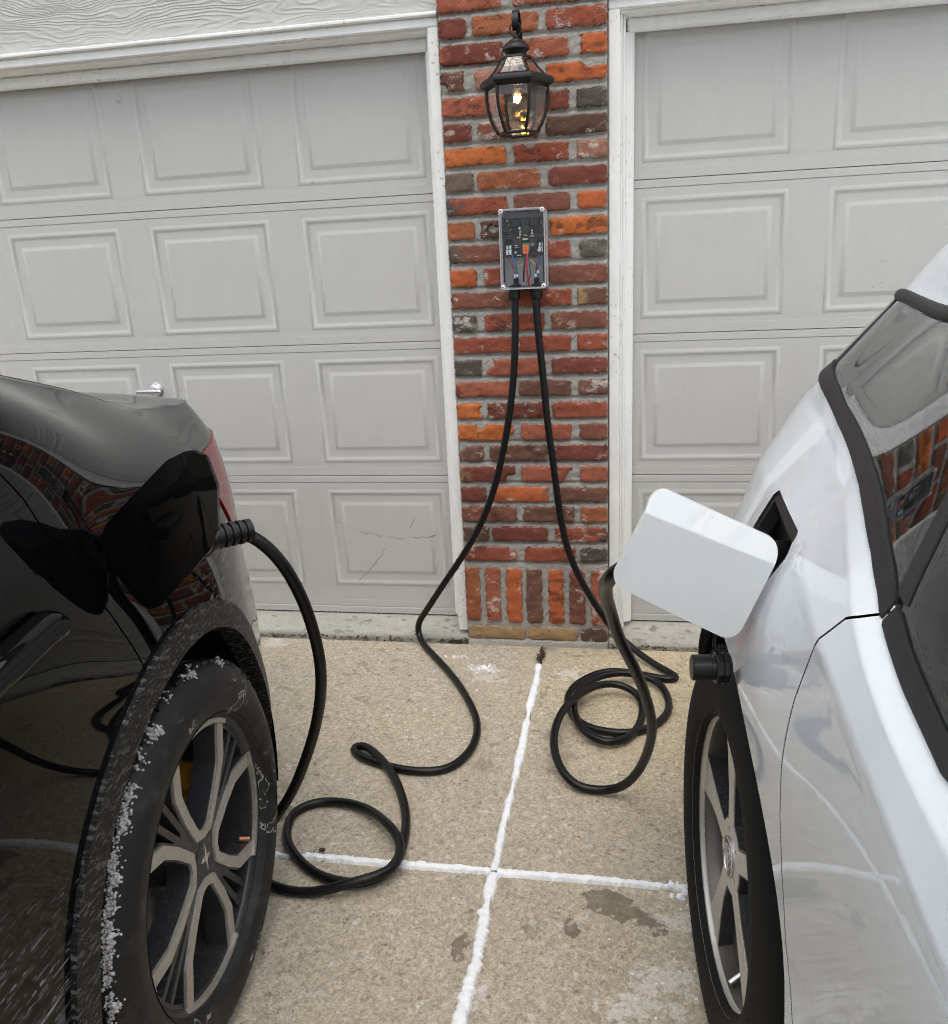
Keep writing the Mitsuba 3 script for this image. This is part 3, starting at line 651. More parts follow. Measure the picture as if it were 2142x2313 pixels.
obj('bulb', lathe([(0.013, 1.793), (0.014, 1.785), (0.021, 1.774), (0.028, 1.758), (0.030, 1.744), (0.0265, 1.729), (0.018, 1.719), (0.0, 1.715)], 32, 'z', (LX, LY, 0)), 'bulb_glass', lamp, smooth=True)
fil = tube([(LX + 0.009 * math.cos(a), LY + 0.009 * math.sin(a), 1.768 + 0.008 * math.sin(3 * a)) for a in np.linspace(0, 5.6, 40)], 0.0022, 6)
k = obj('filament', fil, 'lever_orange', lamp, emitter={'type': 'area', 'radiance': {'type': 'rgb', 'value': [7.0, 3.6, 0.85]}})
tag(k, 'glowing orange filament')
obj('bulb_stem', tube([(LX, LY, 1.794), (LX, LY, 1.768)], 0.003, 8), 'bulb_glass', lamp, smooth=True)

# ---------------------------------------------------------------- charging box with clear lid
bxk = thing('charging_box', 'open-looking grey charging box with clear lid, circuit board and coloured wires on the brick pillar', 'charging box')
BX0, BX1, BZ0, BZ1, BY = 0.180, 0.3195, 1.243, 1.480, -0.09
def rrect(x0, x1, z0, z1, r):
    return sbox(x0 + r, z0 + r, x1 - r, z1 - r).buffer(r, quad_segs=6)
out, inn = rrect(BX0, BX1, BZ0, BZ1, 0.010), rrect(BX0 + 0.0045, BX1 - 0.0045, BZ0 + 0.0045, BZ1 - 0.0045, 0.007)
tray = extr(out.difference(inn), -0.060, -0.004); back = extr(out, -0.004, 0.002)
obj('tray', cat([tray, back]), 'box_grey', bxk)
obj('gasket', extr(rrect(BX0 + 0.006, BX1 - 0.006, BZ0 + 0.006, BZ1 - 0.006, 0.009).difference(unary_union([rrect(BX0 + 0.010, BX1 - 0.010, BZ0 + 0.010, BZ1 - 0.010, 0.008)] + [Point(x, z).buffer(0.013) for x in (BX0 + 0.008, BX1 - 0.008) for z in (BZ0 + 0.008, BZ1 - 0.008)])), -0.0655, -0.0605), 'black_plastic', bxk)
lid_o = extr(out.difference(rrect(BX0 + 0.002, BX1 - 0.002, BZ0 + 0.002, BZ1 - 0.002, 0.0085)), BY, -0.0605)
obj('lid_rim', lid_o, 'cover_clear', bxk)
pl = tm([(BX0 + 0.004, BY, BZ0 + 0.004), (BX1 - 0.004, BY, BZ0 + 0.004), (BX1 - 0.004, BY, BZ1 - 0.004), (BX0 + 0.004, BY, BZ1 - 0.004)], [(0, 1, 2), (0, 2, 3)])
obj('clear_lid', pl, 'cover_clear', bxk)
obj('lid_edge', extr(rrect(BX0, BX1, BZ0, BZ1, 0.010).difference(rrect(BX0 + 0.0028, BX1 - 0.0028, BZ0 + 0.0028, BZ1 - 0.0028, 0.008)), BY - 0.0015, BY + 0.003), 'box_grey', bxk)
for x in (BX0 + 0.0065, BX1 - 0.0065):
    for z in (BZ0 + 0.008, BZ1 - 0.0065):
        sc = obj('screw', lathe([(0, -0.0035), (0.004, -0.0033), (0.0068, -0.0015), (0.0072, 0), (0, 0)], 20, 'y', (x, BY - 0.001, z)), 'label_white', bxk, smooth=40)
        obj('slot', cat([bx(x - 0.003, x + 0.003, BY - 0.0052, BY - 0.004, z - 0.0006, z + 0.0006), bx(x - 0.0006, x + 0.0006, BY - 0.0051, BY - 0.0041, z - 0.003, z + 0.003)]), 'dark_void', sc)
def bz(px, py):           # from the board's own layout (millimetre-like units of the lid) to x, z
    return BX0 + (px - 222) / 790 * (BX1 - BX0), BZ1 - (py - 225) / 1400 * (BZ1 - BZ0)
def brd(nm, x0, y0, x1, y1, ya, yb, mat, par=bxk, r=0.0):
    (xa, za), (xb, zb) = bz(x0, y0), bz(x1, y1)
    return obj(nm, bx(xa, xb, min(ya, yb), max(ya, yb), zb, za, r), mat, par)
pcb = brd('circuit_board', 270, 370, 970, 1060, -0.022, -0.018, 'board_black')
for a in ((560, 385, 720, 660), (395, 400, 545, 520), (740, 390, 880, 520), (430, 740, 565, 910), (710, 740, 845, 910), (280, 660, 470, 740), (800, 650, 960, 740), (300, 480, 380, 650), (890, 480, 960, 650)):
    brd('chip', *a, -0.038, -0.0222, 'chip_black', pcb, 0.001)
for a in ((490, 700, 552, 728), (728, 684, 792, 710), (612, 670, 672, 690), (340, 470, 350, 520), (380, 555, 388, 595), (918, 445, 926, 500)):
    brd('gold_contact', *a, -0.040, -0.0225, 'gold_pad', pcb)
for a in ((536, 600, 560, 628), (536, 650, 560, 680), (746, 590, 770, 618), (746, 640, 776, 668), (592, 735, 680, 760), (485, 1020, 495, 1034), (500, 1020, 512, 1034), (520, 1020, 532, 1034), (540, 1020, 552, 1034), (450, 850, 500, 860), (735, 835, 790, 845), (450, 880, 520, 886), (735, 865, 800, 871)):
    brd('pale_component', *a, -0.0400, -0.0222, 'label_white', pcb)
cx_, cz_ = bz(541, 552)
obj('capacitor', lathe([(0, -0.036), (0.0045, -0.036), (0.0047, -0.035), (0.0047, -0.0222), (0, -0.0222)], 20, 'y', (cx_, 0, cz_)), 'pale_blue', pcb, smooth=40)
for px_, py_ in ((310, 415), (448, 975), (852, 955), (960, 380)):
    sx, sz = bz(px_, py_)
    obj('board_screw', lathe([(0, -0.025), (0.0032, -0.0245), (0.0035, -0.0222), (0, -0.022)], 16, 'y', (sx, 0, sz)), 'steel', pcb, smooth=40)
for x0 in (292, 346, 868, 922):
    y0 = 840 if x0 < 600 else 812
    t = brd('terminal', x0, y0, x0 + 50, y0 + 95, -0.040, -0.0222, 'block_green')
    brd('lever', x0 + 6, y0 + 80, x0 + 44, y0 + 172, -0.048, -0.040, 'lever_white', t, 0.001)
    brd('lever_tip', x0 + 12, y0 + 18, x0 + 36, y0 + 66, -0.044, -0.0402, 'lever_white', t)
t = brd('terminal', 586, 822, 708, 960, -0.038, -0.0222, 'block_green')
for x0 in (596, 648):
    brd('lever', x0, 860, x0 + 46, 1008, -0.048, -0.0382, 'lever_orange', t, 0.001)
    sx, sz = bz(x0 + 23, 950)
    obj('lever_hole', lathe([(0, -0.0486), (0.0014, -0.0486), (0.0014, -0.048)], 12, 'y', (sx, 0, sz)), 'dark_void', t)
def wire(pts, mat, r=0.0018, nm='wire'):
    P = [(bz(a, b)[0], y, bz(a, b)[1]) for a, b, y in pts]
    obj(nm, tube(spline(P, 0.004), r, 10), mat, bxk, smooth=True)
wire([(388, 1000, -.036), (410, 1070, -.042), (448, 1150, -.045), (466, 1260, -.042), (470, 1400, -.036), (466, 1500, -.033)], 'wire_blue', 0.0024)
wire([(340, 1000, -.036), (352, 1100, -.04), (395, 1210, -.04), (425, 1300, -.038), (440, 1400, -.034), (450, 1500, -.033)], 'wire_brown', 0.0018)
wire([(410, 1150, -.03), (415, 1250, -.034), (425, 1330, -.034)], 'wire_red', 0.0012)
wire([(607, 1140, -.022), (560, 1200, -.034), (490, 1240, -.036), (440, 1285, -.036), (425, 1400, -.034), (430, 1480, -.033)], 'wire_yellow', 0.0016)
wire([(946, 1000, -.036), (920, 1090, -.043), (862, 1170, -.045), (838, 1260, -.042), (846, 1380, -.036), (846, 1500, -.033)], 'wire_blue', 0.0024)
wire([(888, 990, -.036), (874, 1080, -.04), (838, 1180, -.04), (815, 1260, -.038), (810, 1380, -.034), (815, 1500, -.033)], 'wire_brown', 0.0020)
wire([(705, 1100, -.022), (760, 1160, -.034), (820, 1215, -.036), (880, 1270, -.036), (880, 1310, -.034)], 'wire_yellow', 0.0016)
wire([(800, 1080, -.024), (826, 1140, -.03), (836, 1200, -.03)], 'wire_red', 0.0011)
wire([(622, 1000, -.044), (628, 1080, -.050), (620, 1220, -.054), (604, 1380, -.052), (600, 1500, -.046)], 'board_black', 0.0027)
wire([(672, 1000, -.044), (670, 1100, -.052), (664, 1250, -.056), (676, 1400, -.054), (690, 1570, -.046)], 'wire_red', 0.0027)
wire([(690, 1160, -.024), (706, 1280, -.03), (700, 1420, -.03), (640, 1510, -.026), (620, 1540, -.02)], 'wire_green', 0.0017)
for px_ in (455, 822):
    brd('gland_nut', px_ - 82, 1548, px_ + 84, 1580, -0.052, -0.018, 'black_plastic')
    brd('gland_body', px_ - 42, 1445, px_ + 42, 1546, -0.047, -0.023, 'black_plastic')
for a in ((425, 1362, 455, 1422), (462, 1362, 490, 1412), (790, 1365, 826, 1424), (832, 1308, 872, 1360)):
    brd('wire_label', *a, -0.0425, -0.036, 'label_white')
for nm, x in (('a', 0.2155), ('b', 0.2855)):
    obj('cable_gland', lathe([(0.0, 1.2425), (0.019, 1.2425), (0.019, 1.238), (0.0155, 1.2375), (0.0155, 1.233), (0.0175, 1.2325), (0.0175, 1.217), (0.016, 1.211), (0.0125, 1.209), (0.0, 1.209)], 8, 'z', (x, -0.045, 0)), 'black_plastic', bxk, smooth=20)

# ---------------------------------------------------------------- the two charging cables
LP = [(0.216, -0.045, 1.226), (0.215, -0.05, 1.121), (0.205, -0.055, 0.967), (0.178, -0.06, 0.792), (0.133, -0.065, 0.611), (0.075, -0.07, 0.468), (-0.005, -0.068, 0.336), (-0.078, -0.058, 0.23), (-0.138, -0.035, 0.14), (-0.183, 0.0, 0.057), (-0.172, -0.02, 0.02), (-0.118, -0.106, 0.0115), (-0.041, -0.218, 0.0095), (0.035, -0.343, 0.0065), (0.102, -0.481, 0.004), (0.134, -0.58, 0.002), (0.14, -0.674, 0.0), (0.121, -0.753, -0.0015), (0.082, -0.805, -0.0025), (0.015, -0.822, -0.003), (-0.058, -0.814, -0.0025), (-0.131, -0.788, -0.002), (-0.18, -0.76, -0.0015), (-0.198, -0.734, 0.001), (-0.178, -0.729, 0.006), (-0.132, -0.759, 0.007), (-0.068, -0.83, 0.003), (-0.011, -0.926, -0.001), (0.027, -1.019, -0.004), (0.043, -1.093, -0.007), (0.047, -1.17, -0.009), (0.028, -1.224, -0.0105), (-0.01, -1.256, -0.011), (-0.056, -1.263, -0.0112), (-0.122, -1.246, -0.0112), (-0.187, -1.202, -0.0105), (-0.237, -1.145, -0.0095), (-0.26, -1.09, -0.0085), (-0.261, -1.03, -0.0072), (-0.221, -0.989, -0.006), (-0.155, -0.982, -0.004), (-0.086, -1.006, 0.001), (-0.014, -1.069, 0.014), (0.037, -1.132, 0.0185), (0.056, -1.181, 0.0175), (0.051, -1.234, 0.0155), (0.014, -1.272, 0.0155), (-0.045, -1.292, 0.006), (-0.112, -1.304, -0.009), (-0.172, -1.304, -0.012), (-0.227, -1.287, -0.0118), (-0.265, -1.258, -0.010), (-0.268, -1.256, 0.011), (-0.253, -1.263, 0.058), (-0.21, -1.273, 0.135), (-0.157, -1.286, 0.213), (-0.114, -1.302, 0.29), (-0.077, -1.319, 0.37), (-0.045, -1.338, 0.452), (-0.022, -1.358, 0.537), (-0.012, -1.378, 0.607), (-0.011, -1.398, 0.674), (-0.015, -1.417, 0.733), (-0.022, -1.434, 0.779), (-0.030, -1.450, 0.815), (-0.045, -1.463, 0.848), (-0.063, -1.473, 0.872), (-0.081, -1.480, 0.886), (-0.100, -1.482, 0.892), (-0.125, -1.486, 0.894)]
RP = [(0.285, -0.045, 1.225), (0.288, -0.05, 1.119), (0.303, -0.055, 0.941), (0.314, -0.06, 0.808), (0.334, -0.065, 0.637), (0.357, -0.07, 0.461), (0.398, -0.075, 0.321), (0.449, -0.075, 0.220), (0.500, -0.072, 0.135), (0.549, -0.055, 0.066), (0.6, -0.088, 0.033), (0.666, -0.154, 0.015), (0.713, -0.2, 0.009), (0.726, -0.23, 0.008), (0.704, -0.239, 0.008), (0.648, -0.226, 0.0085), (0.584, -0.208, 0.009), (0.518, -0.203, 0.009), (0.462, -0.235, 0.0085), (0.412, -0.302, 0.007), (0.39, -0.393, 0.0055), (0.408, -0.482, 0.004), (0.452, -0.546, 0.0025), (0.512, -0.572, 0.002), (0.584, -0.571, 0.002), (0.649, -0.527, 0.003), (0.692, -0.449, 0.0045), (0.697, -0.366, 0.006), (0.67, -0.287, 0.015), (0.615, -0.257, 0.025), (0.551, -0.258, 0.032), (0.48, -0.293, 0.031), (0.428, -0.375, 0.030), (0.414, -0.461, 0.025), (0.433, -0.561, 0.019), (0.474, -0.621, 0.013), (0.524, -0.639, 0.009), (0.573, -0.607, 0.006), (0.606, -0.535, 0.004), (0.619, -0.444, 0.008), (0.603, -0.374, 0.018), (0.556, -0.343, 0.031), (0.498, -0.353, 0.038), (0.442, -0.413, 0.042), (0.395, -0.514, 0.045), (0.373, -0.629, 0.043), (0.376, -0.725, 0.036), (0.4, -0.801, 0.02), (0.445, -0.85, 0.004), (0.501, -0.858, -0.002), (0.552, -0.871, 0.017), (0.596, -0.909, 0.084), (0.623, -0.966, 0.185), (0.63, -1.039, 0.295), (0.615, -1.123, 0.409), (0.589, -1.213, 0.524), (0.56, -1.305, 0.631), (0.545, -1.396, 0.725), (0.540, -1.479, 0.788), (0.542, -1.552, 0.835), (0.547, -1.609, 0.862), (0.556, -1.645, 0.886), (0.575, -1.662, 0.905), (0.605, -1.668, 0.920)]
ca = thing('charging_cable', 'black charging cable from the box to the black car, looping twice on the concrete', 'cable')
obj('lead', tube(spline(LP, 0.008), 0.0114, 16), 'cable_rubber', ca, smooth=True)
cb = thing('charging_cable', 'black charging cable running to the white car, coiled before the right garage door', 'cable')
obj('lead', tube(spline(RP, 0.008), 0.0114, 16), 'cable_rubber', cb, smooth=True)

# ---------------------------------------------------------------- cars: local axes are s (towards the garage from the rear axle), u (out of the flank), z
class Frame:
    def __init__(f, x, y, a, side):
        f.o = np.array([x, y, G * y]); f.n = np.array([math.cos(a), math.sin(a), 0]) * side; f.r = np.array([-math.sin(a), math.cos(a), 0])
        f.M = np.stack([f.r, f.n, [0, 0, 1]], 0); f.flip = np.linalg.det(f.M) < 0
    def pt(f, s, u, z):
        return f.o + np.array([s, u, z]) @ f.M
    def mesh(f, m):
        return tm(np.asarray(m.vertices) @ f.M + f.o, m.faces[:, ::-1] if f.flip else m.faces)
BK, WH = Frame(-0.1601, -1.6102, 0.0747, 1), Frame(0.736, -1.521, 0.0999, -1)

def fair(P, s):
    """Fairs the lofting lines along the car (a local straight-line fit), so that reflections run evenly."""
    out = P.copy()
    ds = np.gradient(s)
    for i, a in enumerate(s):
        w_ = 0.055 if a < 0.62 else max(0.016, 0.055 - 0.16 * (a - 0.62))
        w = np.exp(-0.5 * ((s - a) / w_) ** 2) * ds
        x = s - a
        S0, S1, S2 = w.sum(), (w * x).sum(), (w * x * x).sum()
        T0, T1 = (P * w[None, :, None]).sum(1), (P * (w * x)[None, :, None]).sum(1)
        out[:, i] = (S2 * T0 - S1 * T1) / (S0 * S2 - S1 * S1)
    return out
class Shell:
    """Body skin lofted through named lines; lines[k] = [(s, u, z), ...] from the sill to the roof's middle, crease = lines kept sharp."""
    def __init__(q, lines, half, crease, s, span=10):
        q.half = half
        P = []
        for L in lines:
            L = np.array(sorted(L)); sv = np.clip(s, L[0, 0], L[-1, 0])
            P.append(np.stack([PchipInterpolator(L[:, 0], L[:, 1])(sv), PchipInterpolator(L[:, 0], L[:, 2])(sv)], -1))
        P = fair(np.array(P), s)
        cuts = [0] + list(crease) + [len(lines) - 1]
        rows, q.row = [], {}
        for a, b in zip(cuts[:-1], cuts[1:]):
            sub = P[a:b + 1]
            d = np.r_[0, np.cumsum(np.linalg.norm(np.diff(sub, axis=0), axis=2).mean(1))]
            n = span * (b - a)
            t = np.linspace(0, d[-1], n + 1)
            v = CubicSpline(d, sub, axis=0, bc_type='natural')(t) if b - a > 1 else sub[0] + (sub[1] - sub[0]) * (t / d[-1])[:, None, None]
            q.row[a] = len(rows)
            rows += list(v if b == len(lines) - 1 else v[:-1])
        q.g = np.array(rows)              # (k, s, 2)
        q.s = s
        K, N = q.g.shape[:2]
        q.pick = (q.g[:, :, 0] > -0.62)
        ss = np.broadcast_to(s, (K, N))
        q.kmax = q.row[cuts[-2]]
    def U(q, k0=0, k1=None, smin=-1.4, smax=0.98):
        m = (q.s > smin) & (q.s < smax)
        g = q.g[k0:k1][:, m]
        ss = np.broadcast_to(q.s[m], g.shape[:2])
        return CloughTocher2DInterpolator(np.stack([ss.ravel(), g[..., 1].ravel()], 1), g[..., 0].ravel())
    def solid(q):
        K, N = q.g.shape[:2]
        ring = np.concatenate([q.g, np.stack([-2 * q.half - q.g[-2::-1, :, 0], q.g[-2::-1, :, 1]], -1)], 0)
        R = len(ring)
        V = np.stack([np.broadcast_to(q.s, (R, N)), ring[..., 0], ring[..., 1]], -1).reshape(-1, 3)
        F = []
        for k in range(R):
            k2 = (k + 1) % R
            a = np.arange(N - 1)
            A, B, C, D = k * N + a, k * N + a + 1, k2 * N + a + 1, k2 * N + a
            F += [np.stack([A, B, C], 1), np.stack([A, C, D], 1)]
        F = np.vstack(F)
        c0, c1 = len(V), len(V) + 1
        V = np.vstack([V, [q.s[0], -q.half, ring[:, 0, 1].mean()], [q.s[-1], -q.half, ring[:, -1, 1].mean()]])
        e = []
        for k in range(R):
            k2 = (k + 1) % R
            e += [(c0, k * N, k2 * N), (c1, k2 * N + N - 1, k * N + N - 1)]
        return to_man(tm(V, np.vstack([F, np.array(e)])))

def split(M, skin_id):
    """(outer skin, cut faces) of a cut body."""
    q = M.to_mesh()
    v, f = np.array(q.vert_properties[:, :3], float), np.array(q.tri_verts)
    run, ids = np.array(q.run_index) // 3, np.array(q.run_original_id)
    on = np.zeros(len(f), bool)
    for k, i in enumerate(ids):
        if i == skin_id:
            on[run[k]:run[k + 1]] = True
    a, b = tm(v, f[on]), tm(v, f[~on])
    a.remove_unreferenced_vertices(); b.remove_unreferenced_vertices()
    return a, b
def add_skin(name, m, mat, fr, parent, U):
    m = trimesh.graph.smooth_shade(m, angle=np.radians(28), facet_minarea=None)
    v, f = np.array(m.vertices), np.array(m.faces)
    n, fc = np.zeros_like(v), np.cross(v[f[:, 1]] - v[f[:, 0]], v[f[:, 2]] - v[f[:, 0]])
    for k in range(3):
        np.add.at(n, f[:, k], fc)
    n /= np.maximum(np.linalg.norm(n, axis=1, keepdims=True), 1e-12)
    P, e = v[:, [0, 2]], 3e-3
    u0 = U(P)
    us, uz = (U(P + [e, 0]) - U(P - [e, 0])) / (2 * e), (U(P + [0, e]) - U(P - [0, e])) / (2 * e)
    a = np.stack([-us, np.ones(len(P)), -uz], 1); a /= np.linalg.norm(a, axis=1, keepdims=True)
    ok = ~np.isnan(a).any(1) & (np.abs(v[:, 1] - u0) < 1.5e-3)
    ok &= (np.nan_to_num(a) * n).sum(1) > 0.9
    n[ok] = a[ok]
    w = fr.mesh(tm(v, f))
    k = key(parent + '__' + name)
    path = meshkit.write_ply((w.vertices, w.faces), False, normals=n @ fr.M)
    scene[k] = {'type': 'ply', 'filename': path, 'face_normals': False, 'bsdf': {'type': 'ref', 'id': mat}}
    return k
def add_cut(m, mat, fr, parent):
    for part in sorted(m.split(only_watertight=False), key=lambda q: -q.area):
        if part.area > 1e-3:
            add('inner_panel', part, mat, fr, parent)
def prism(poly, u0, u1):
    return to_man(extr(poly, u0, u1))
def smooth_poly(pts, r):
    return Polygon(pts).buffer(-r, quad_segs=8).buffer(r, quad_segs=8)
def patch(poly, U, off=0.0, thick=0.01, h=0.012, bulge=None):
    """A plate of the given outline (s, z) lying on the skin U, off metres proud of it."""
    if isinstance(poly, MultiPolygon):
        return cat([patch(g, U, off, thick, h) for g in poly.geoms])
    def ringpts(r):
        L = LineString(r.coords); n = max(12, int(L.length / h))
        return np.array([L.interpolate(t).coords[0] for t in np.linspace(0, L.length, n, endpoint=False)])
    rings = [ringpts(poly.exterior)] + [ringpts(r) for r in poly.interiors]
    x0, y0, x1, y1 = poly.bounds
    gx, gy = np.meshgrid(np.arange(x0, x1, h), np.arange(y0, y1, h * 0.9)); gx = gx + (np.arange(gx.shape[0]) % 2)[:, None] * h / 2
    core = poly.buffer(-h * 0.55)
    inner = np.stack([gx.ravel(), gy.ravel()], 1)
    inner = inner[shapely.contains_xy(core, inner[:, 0], inner[:, 1])] if not core.is_empty else inner[:0]
    P = np.vstack(rings + [inner])
    tri = Delaunay(P).simplices
    cen = P[tri].mean(1)
    tri = tri[shapely.contains_xy(poly.buffer(1e-6), cen[:, 0], cen[:, 1])]
    d = P[tri]; ar = np.cross(d[:, 1] - d[:, 0], d[:, 2] - d[:, 0])
    tri = tri[np.abs(ar) > 1e-10]; ar = ar[np.abs(ar) > 1e-10]
    tri[ar > 0] = tri[ar > 0][:, ::-1]          # outward = +u with axes (s, u, z): s x z = -u
    u = U(P)
    e = 2e-3
    us, uz = (U(P + [e, 0]) - U(P - [e, 0])) / (2 * e), (U(P + [0, e]) - U(P - [0, e])) / (2 * e)
    n = np.stack([-us, np.ones(len(P)), -uz], 1); n = np.nan_to_num(n, nan=0.0); n[:, 1] = np.where(n[:, 1] == 0, 1, n[:, 1]); n /= np.linalg.norm(n, axis=1)[:, None]
    bad = np.isnan(u)
    if bad.any():
        good = ~bad
        from scipy.spatial import cKDTree
        u[bad] = u[good][cKDTree(P[good]).query(P[bad])[1]]; n[bad] = (0, 1, 0)
    A = np.stack([P[:, 0], u, P[:, 1]], 1)
    top, bot = A + n * off, A + n * (off - thick)
    N = len(P)
    V = np.vstack([top, bot]); F = [tri, tri[:, ::-1] + N]
    b = 0
    W = []
    for r in rings:
        m = len(r)
        i = b + np.arange(m); j = b + (np.arange(m) + 1) % m
        W += [np.stack([i, j, j + N], 1), np.stack([i, j + N, i + N], 1)]
        b += m
    return tm(V, np.vstack(F + W))

def arc(cs, cz, r, a0, a1, n=40):
    t = np.radians(np.linspace(a0, a1, n))
    return np.stack([cs + r * np.cos(t), cz + r * np.sin(t)], 1)

def tyre(R, w, rim, tread=True):
    hw = w / 2
    pr = [(rim - 0.004, 0.012 - hw + hw), (rim, 0.006), (rim + 0.006, 0.010), (rim + 0.022, 0.0165), (rim + 0.045, 0.0175), (R - 0.035, 0.012), (R - 0.016, 0.002), (R - 0.006, -0.010), (R, -0.026)]
    pr = [(rim - 0.006, -0.004)] + pr[1:]
    gr = []
    for k in range(4):
        c = -0.026 - (w - 0.05) * (k + 0.55) / 4
        gr += [(R, c + 0.006), (R - 0.007, c + 0.005), (R - 0.007, c - 0.005), (R, c - 0.006)]
    pr += gr + [(R, -w + 0.030), (R - 0.02, -w + 0.004), (rim + 0.04, -w), (rim - 0.01, -w + 0.015)]
    return lathe(pr, 120, 'u')

def lugs(R, w, n=64):
    out = []
    for k in range(n):
        a = 2 * np.pi * k / n
        for u0, u1, d in ((-0.034, -0.010, 0.0), (-w + 0.010, -w + 0.036, np.pi / n)):
            b = trimesh.creation.box((0.007, u1 - u0, 0.0235)); b.apply_translation((R - 0.0015, (u0 + u1) / 2, 0)); 
            c, s_ = math.cos(a + d), math.sin(a + d)
            v = b.vertices; out.append(tm(np.stack([v[:, 0] * c - v[:, 2] * s_, v[:, 1], v[:, 0] * s_ + v[:, 2] * c], 1), b.faces))
    return cat(out)
def mirror(m, half):
    v = m.vertices.copy(); v[:, 1] = -2 * half - v[:, 1]
    return tm(v, m.faces[:, ::-1])
def shift(m, s=0, u=0, z=0):
    return tm(m.vertices + [s, u, z], m.faces)

def rot2(poly, deg):
    return shapely.affinity.rotate(poly, deg, origin=(0, 0))
import shapely.affinity

def add(name, m, mat, fr, parent, smooth=False, **k):
    return obj(name, fr.mesh(m), mat, parent, smooth=smooth, **k)

# ------------------------------------------------ the black car
B_HALF, BWB, BZ = 0.93, -2.735, 0.345
svis = np.r_[np.linspace(-3.72, -1.45, 46)[:-1], np.linspace(-1.45, -0.75, 36)[:-1], np.linspace(-0.75, 0.9, 140)[:-1], np.linspace(0.9, 1.0, 16)]
nose = lambda u0, z0, zn: [(-3.72, -0.70, zn), (-3.6, -0.42, zn), (-3.4, -0.2, zn), (-3.1, -0.06, z0), (-2.7, u0, z0)]
BL = [
 nose(-.05, .18, .2) + [(-.5, -.05, .18), (0, -.06, .2), (.4, -.1, .24), (.7, -.2, .27), (.9, -.37, .3), (.97, -.5, .3), (1, -.68, .3)],
 nose(.0, .32, .33) + [(-.5, .0, .32), (-.3, .008, .32), (0, .010, .32), (.2, .002, .32), (.38, -.032, .33), (.55, -.095, .34), (.7, -.158, .35), (.85, -.26, .36), (.95, -.42, .36), (1, -.68, .36)],
 nose(.0, .55, .52) + [(-1.5, .0, .55), (-.5, .008, .55), (-.2, .016, .55), (0, .016, .55), (.2, .006, .55), (.38, -.028, .55), (.55, -.088, .55), (.7, -.142, .55), (.8, -.195, .55), (.9, -.29, .55), (.97, -.47, .55), (1, -.68, .55)],
 nose(.0, .70, .64) + [(-1.5, .0, .72), (-.5, .010, .72), (-.2, .014, .72), (0, .011, .72), (.2, -.004, .72), (.38, -.042, .72), (.55, -.102, .72), (.7, -.160, .72), (.8, -.213, .72), (.9, -.33, .72), (.97, -.49, .72), (1, -.68, .72)],
 nose(.0, .82, .74) + [(-1.5, .010, .86), (-.5, .012, .86), (-.2, .009, .86), (0, -.004, .86), (.2, -.030, .86), (.38, -.068, .86), (.55, -.120, .86), (.7, -.172, .86), (.8, -.225, .86), (.9, -.34, .86), (.97, -.49, .86), (1, -.68, .86)],
 nose(-.02, .90, .79) + [(-1.5, .0, .985), (-.6, .005, 1.0), (-.4, .0, 1.011), (-.263, .0, 1.026), (-.1, -.03, 1.028), (.09, -.06, 1.026), (.25, -.092, 1.02), (.4, -.122, 1.01), (.55, -.158, 1.0), (.7, -.200, .99), (.8, -.250, .985), (.9, -.35, .98), (.97, -.50, .98), (1, -.68, .98)],
 [(-3.72, -.72, .80), (-3.6, -.46, .80), (-3.3, -.2, .83), (-2.8, -.08, .92), (-2.3, -.07, 1.0), (-1.5, -.08, 1.24), (-.6, -.085, 1.235), (-.4, -.086, 1.22), (-.2, -.092, 1.192), (-.05, -.106, 1.150), (.06, -.124, 1.110), (.2, -.148, 1.085), (.35, -.175, 1.066), (.5, -.205, 1.046), (.65, -.228, 1.035), (.8, -.275, 1.028), (.9, -.37, 1.02), (.97, -.51, 1.01), (1, -.68, 1.0)],
 [(-3.72, -.74, .81), (-3.6, -.5, .81), (-3.3, -.28, .85), (-2.8, -.17, .945), (-2.3, -.18, 1.03), (-1.9, -.24, 1.27), (-1.5, -.26, 1.41), (-1, -.26, 1.395), (-.6, -.26, 1.355), (-.3, -.26, 1.305), (.06, -.27, 1.214), (.28, -.275, 1.156), (.42, -.275, 1.108), (.56, -.28, 1.072), (.74, -.29, 1.058), (.85, -.32, 1.052), (.92, -.39, 1.048), (.97, -.52, 1.04), (1, -.69, 1.02)],
 [(-3.72, -.78, .82), (-3.6, -.6, .82), (-3.3, -.5, .87), (-2.8, -.5, .98), (-2.3, -.5, 1.07), (-1.9, -.52, 1.33), (-1.5, -.55, 1.455), (-1, -.55, 1.44), (-.6, -.55, 1.405), (-.3, -.55, 1.36), (.06, -.55, 1.268), (.28, -.55, 1.195), (.42, -.55, 1.145), (.56, -.55, 1.098), (.74, -.55, 1.080), (.85, -.56, 1.075), (.92, -.58, 1.068), (.97, -.63, 1.06), (1, -.74, 1.04)],
 [(-3.72, -.93, .82), (-3.3, -.93, .88), (-2.8, -.93, .99), (-2.3, -.93, 1.085), (-1.9, -.93, 1.35), (-1.5, -.93, 1.47), (-1, -.93, 1.455), (-.6, -.93, 1.42), (-.3, -.93, 1.375), (.06, -.93, 1.282), (.28, -.93, 1.208), (.42, -.93, 1.156), (.56, -.93, 1.108), (.74, -.93, 1.090), (.85, -.93, 1.085), (.92, -.93, 1.08), (1, -.93, 1.05)]]
bs = Shell(BL, B_HALF, [5, 7], svis, 11)
BU = bs.U(0, bs.row[7])
bcar = thing('black_car', 'glossy black fastback car streaked with road salt, charging at the left', 'car')
body = bs.solid().as_original(); skin_id = body.original_id()
wells = m3.Manifold()
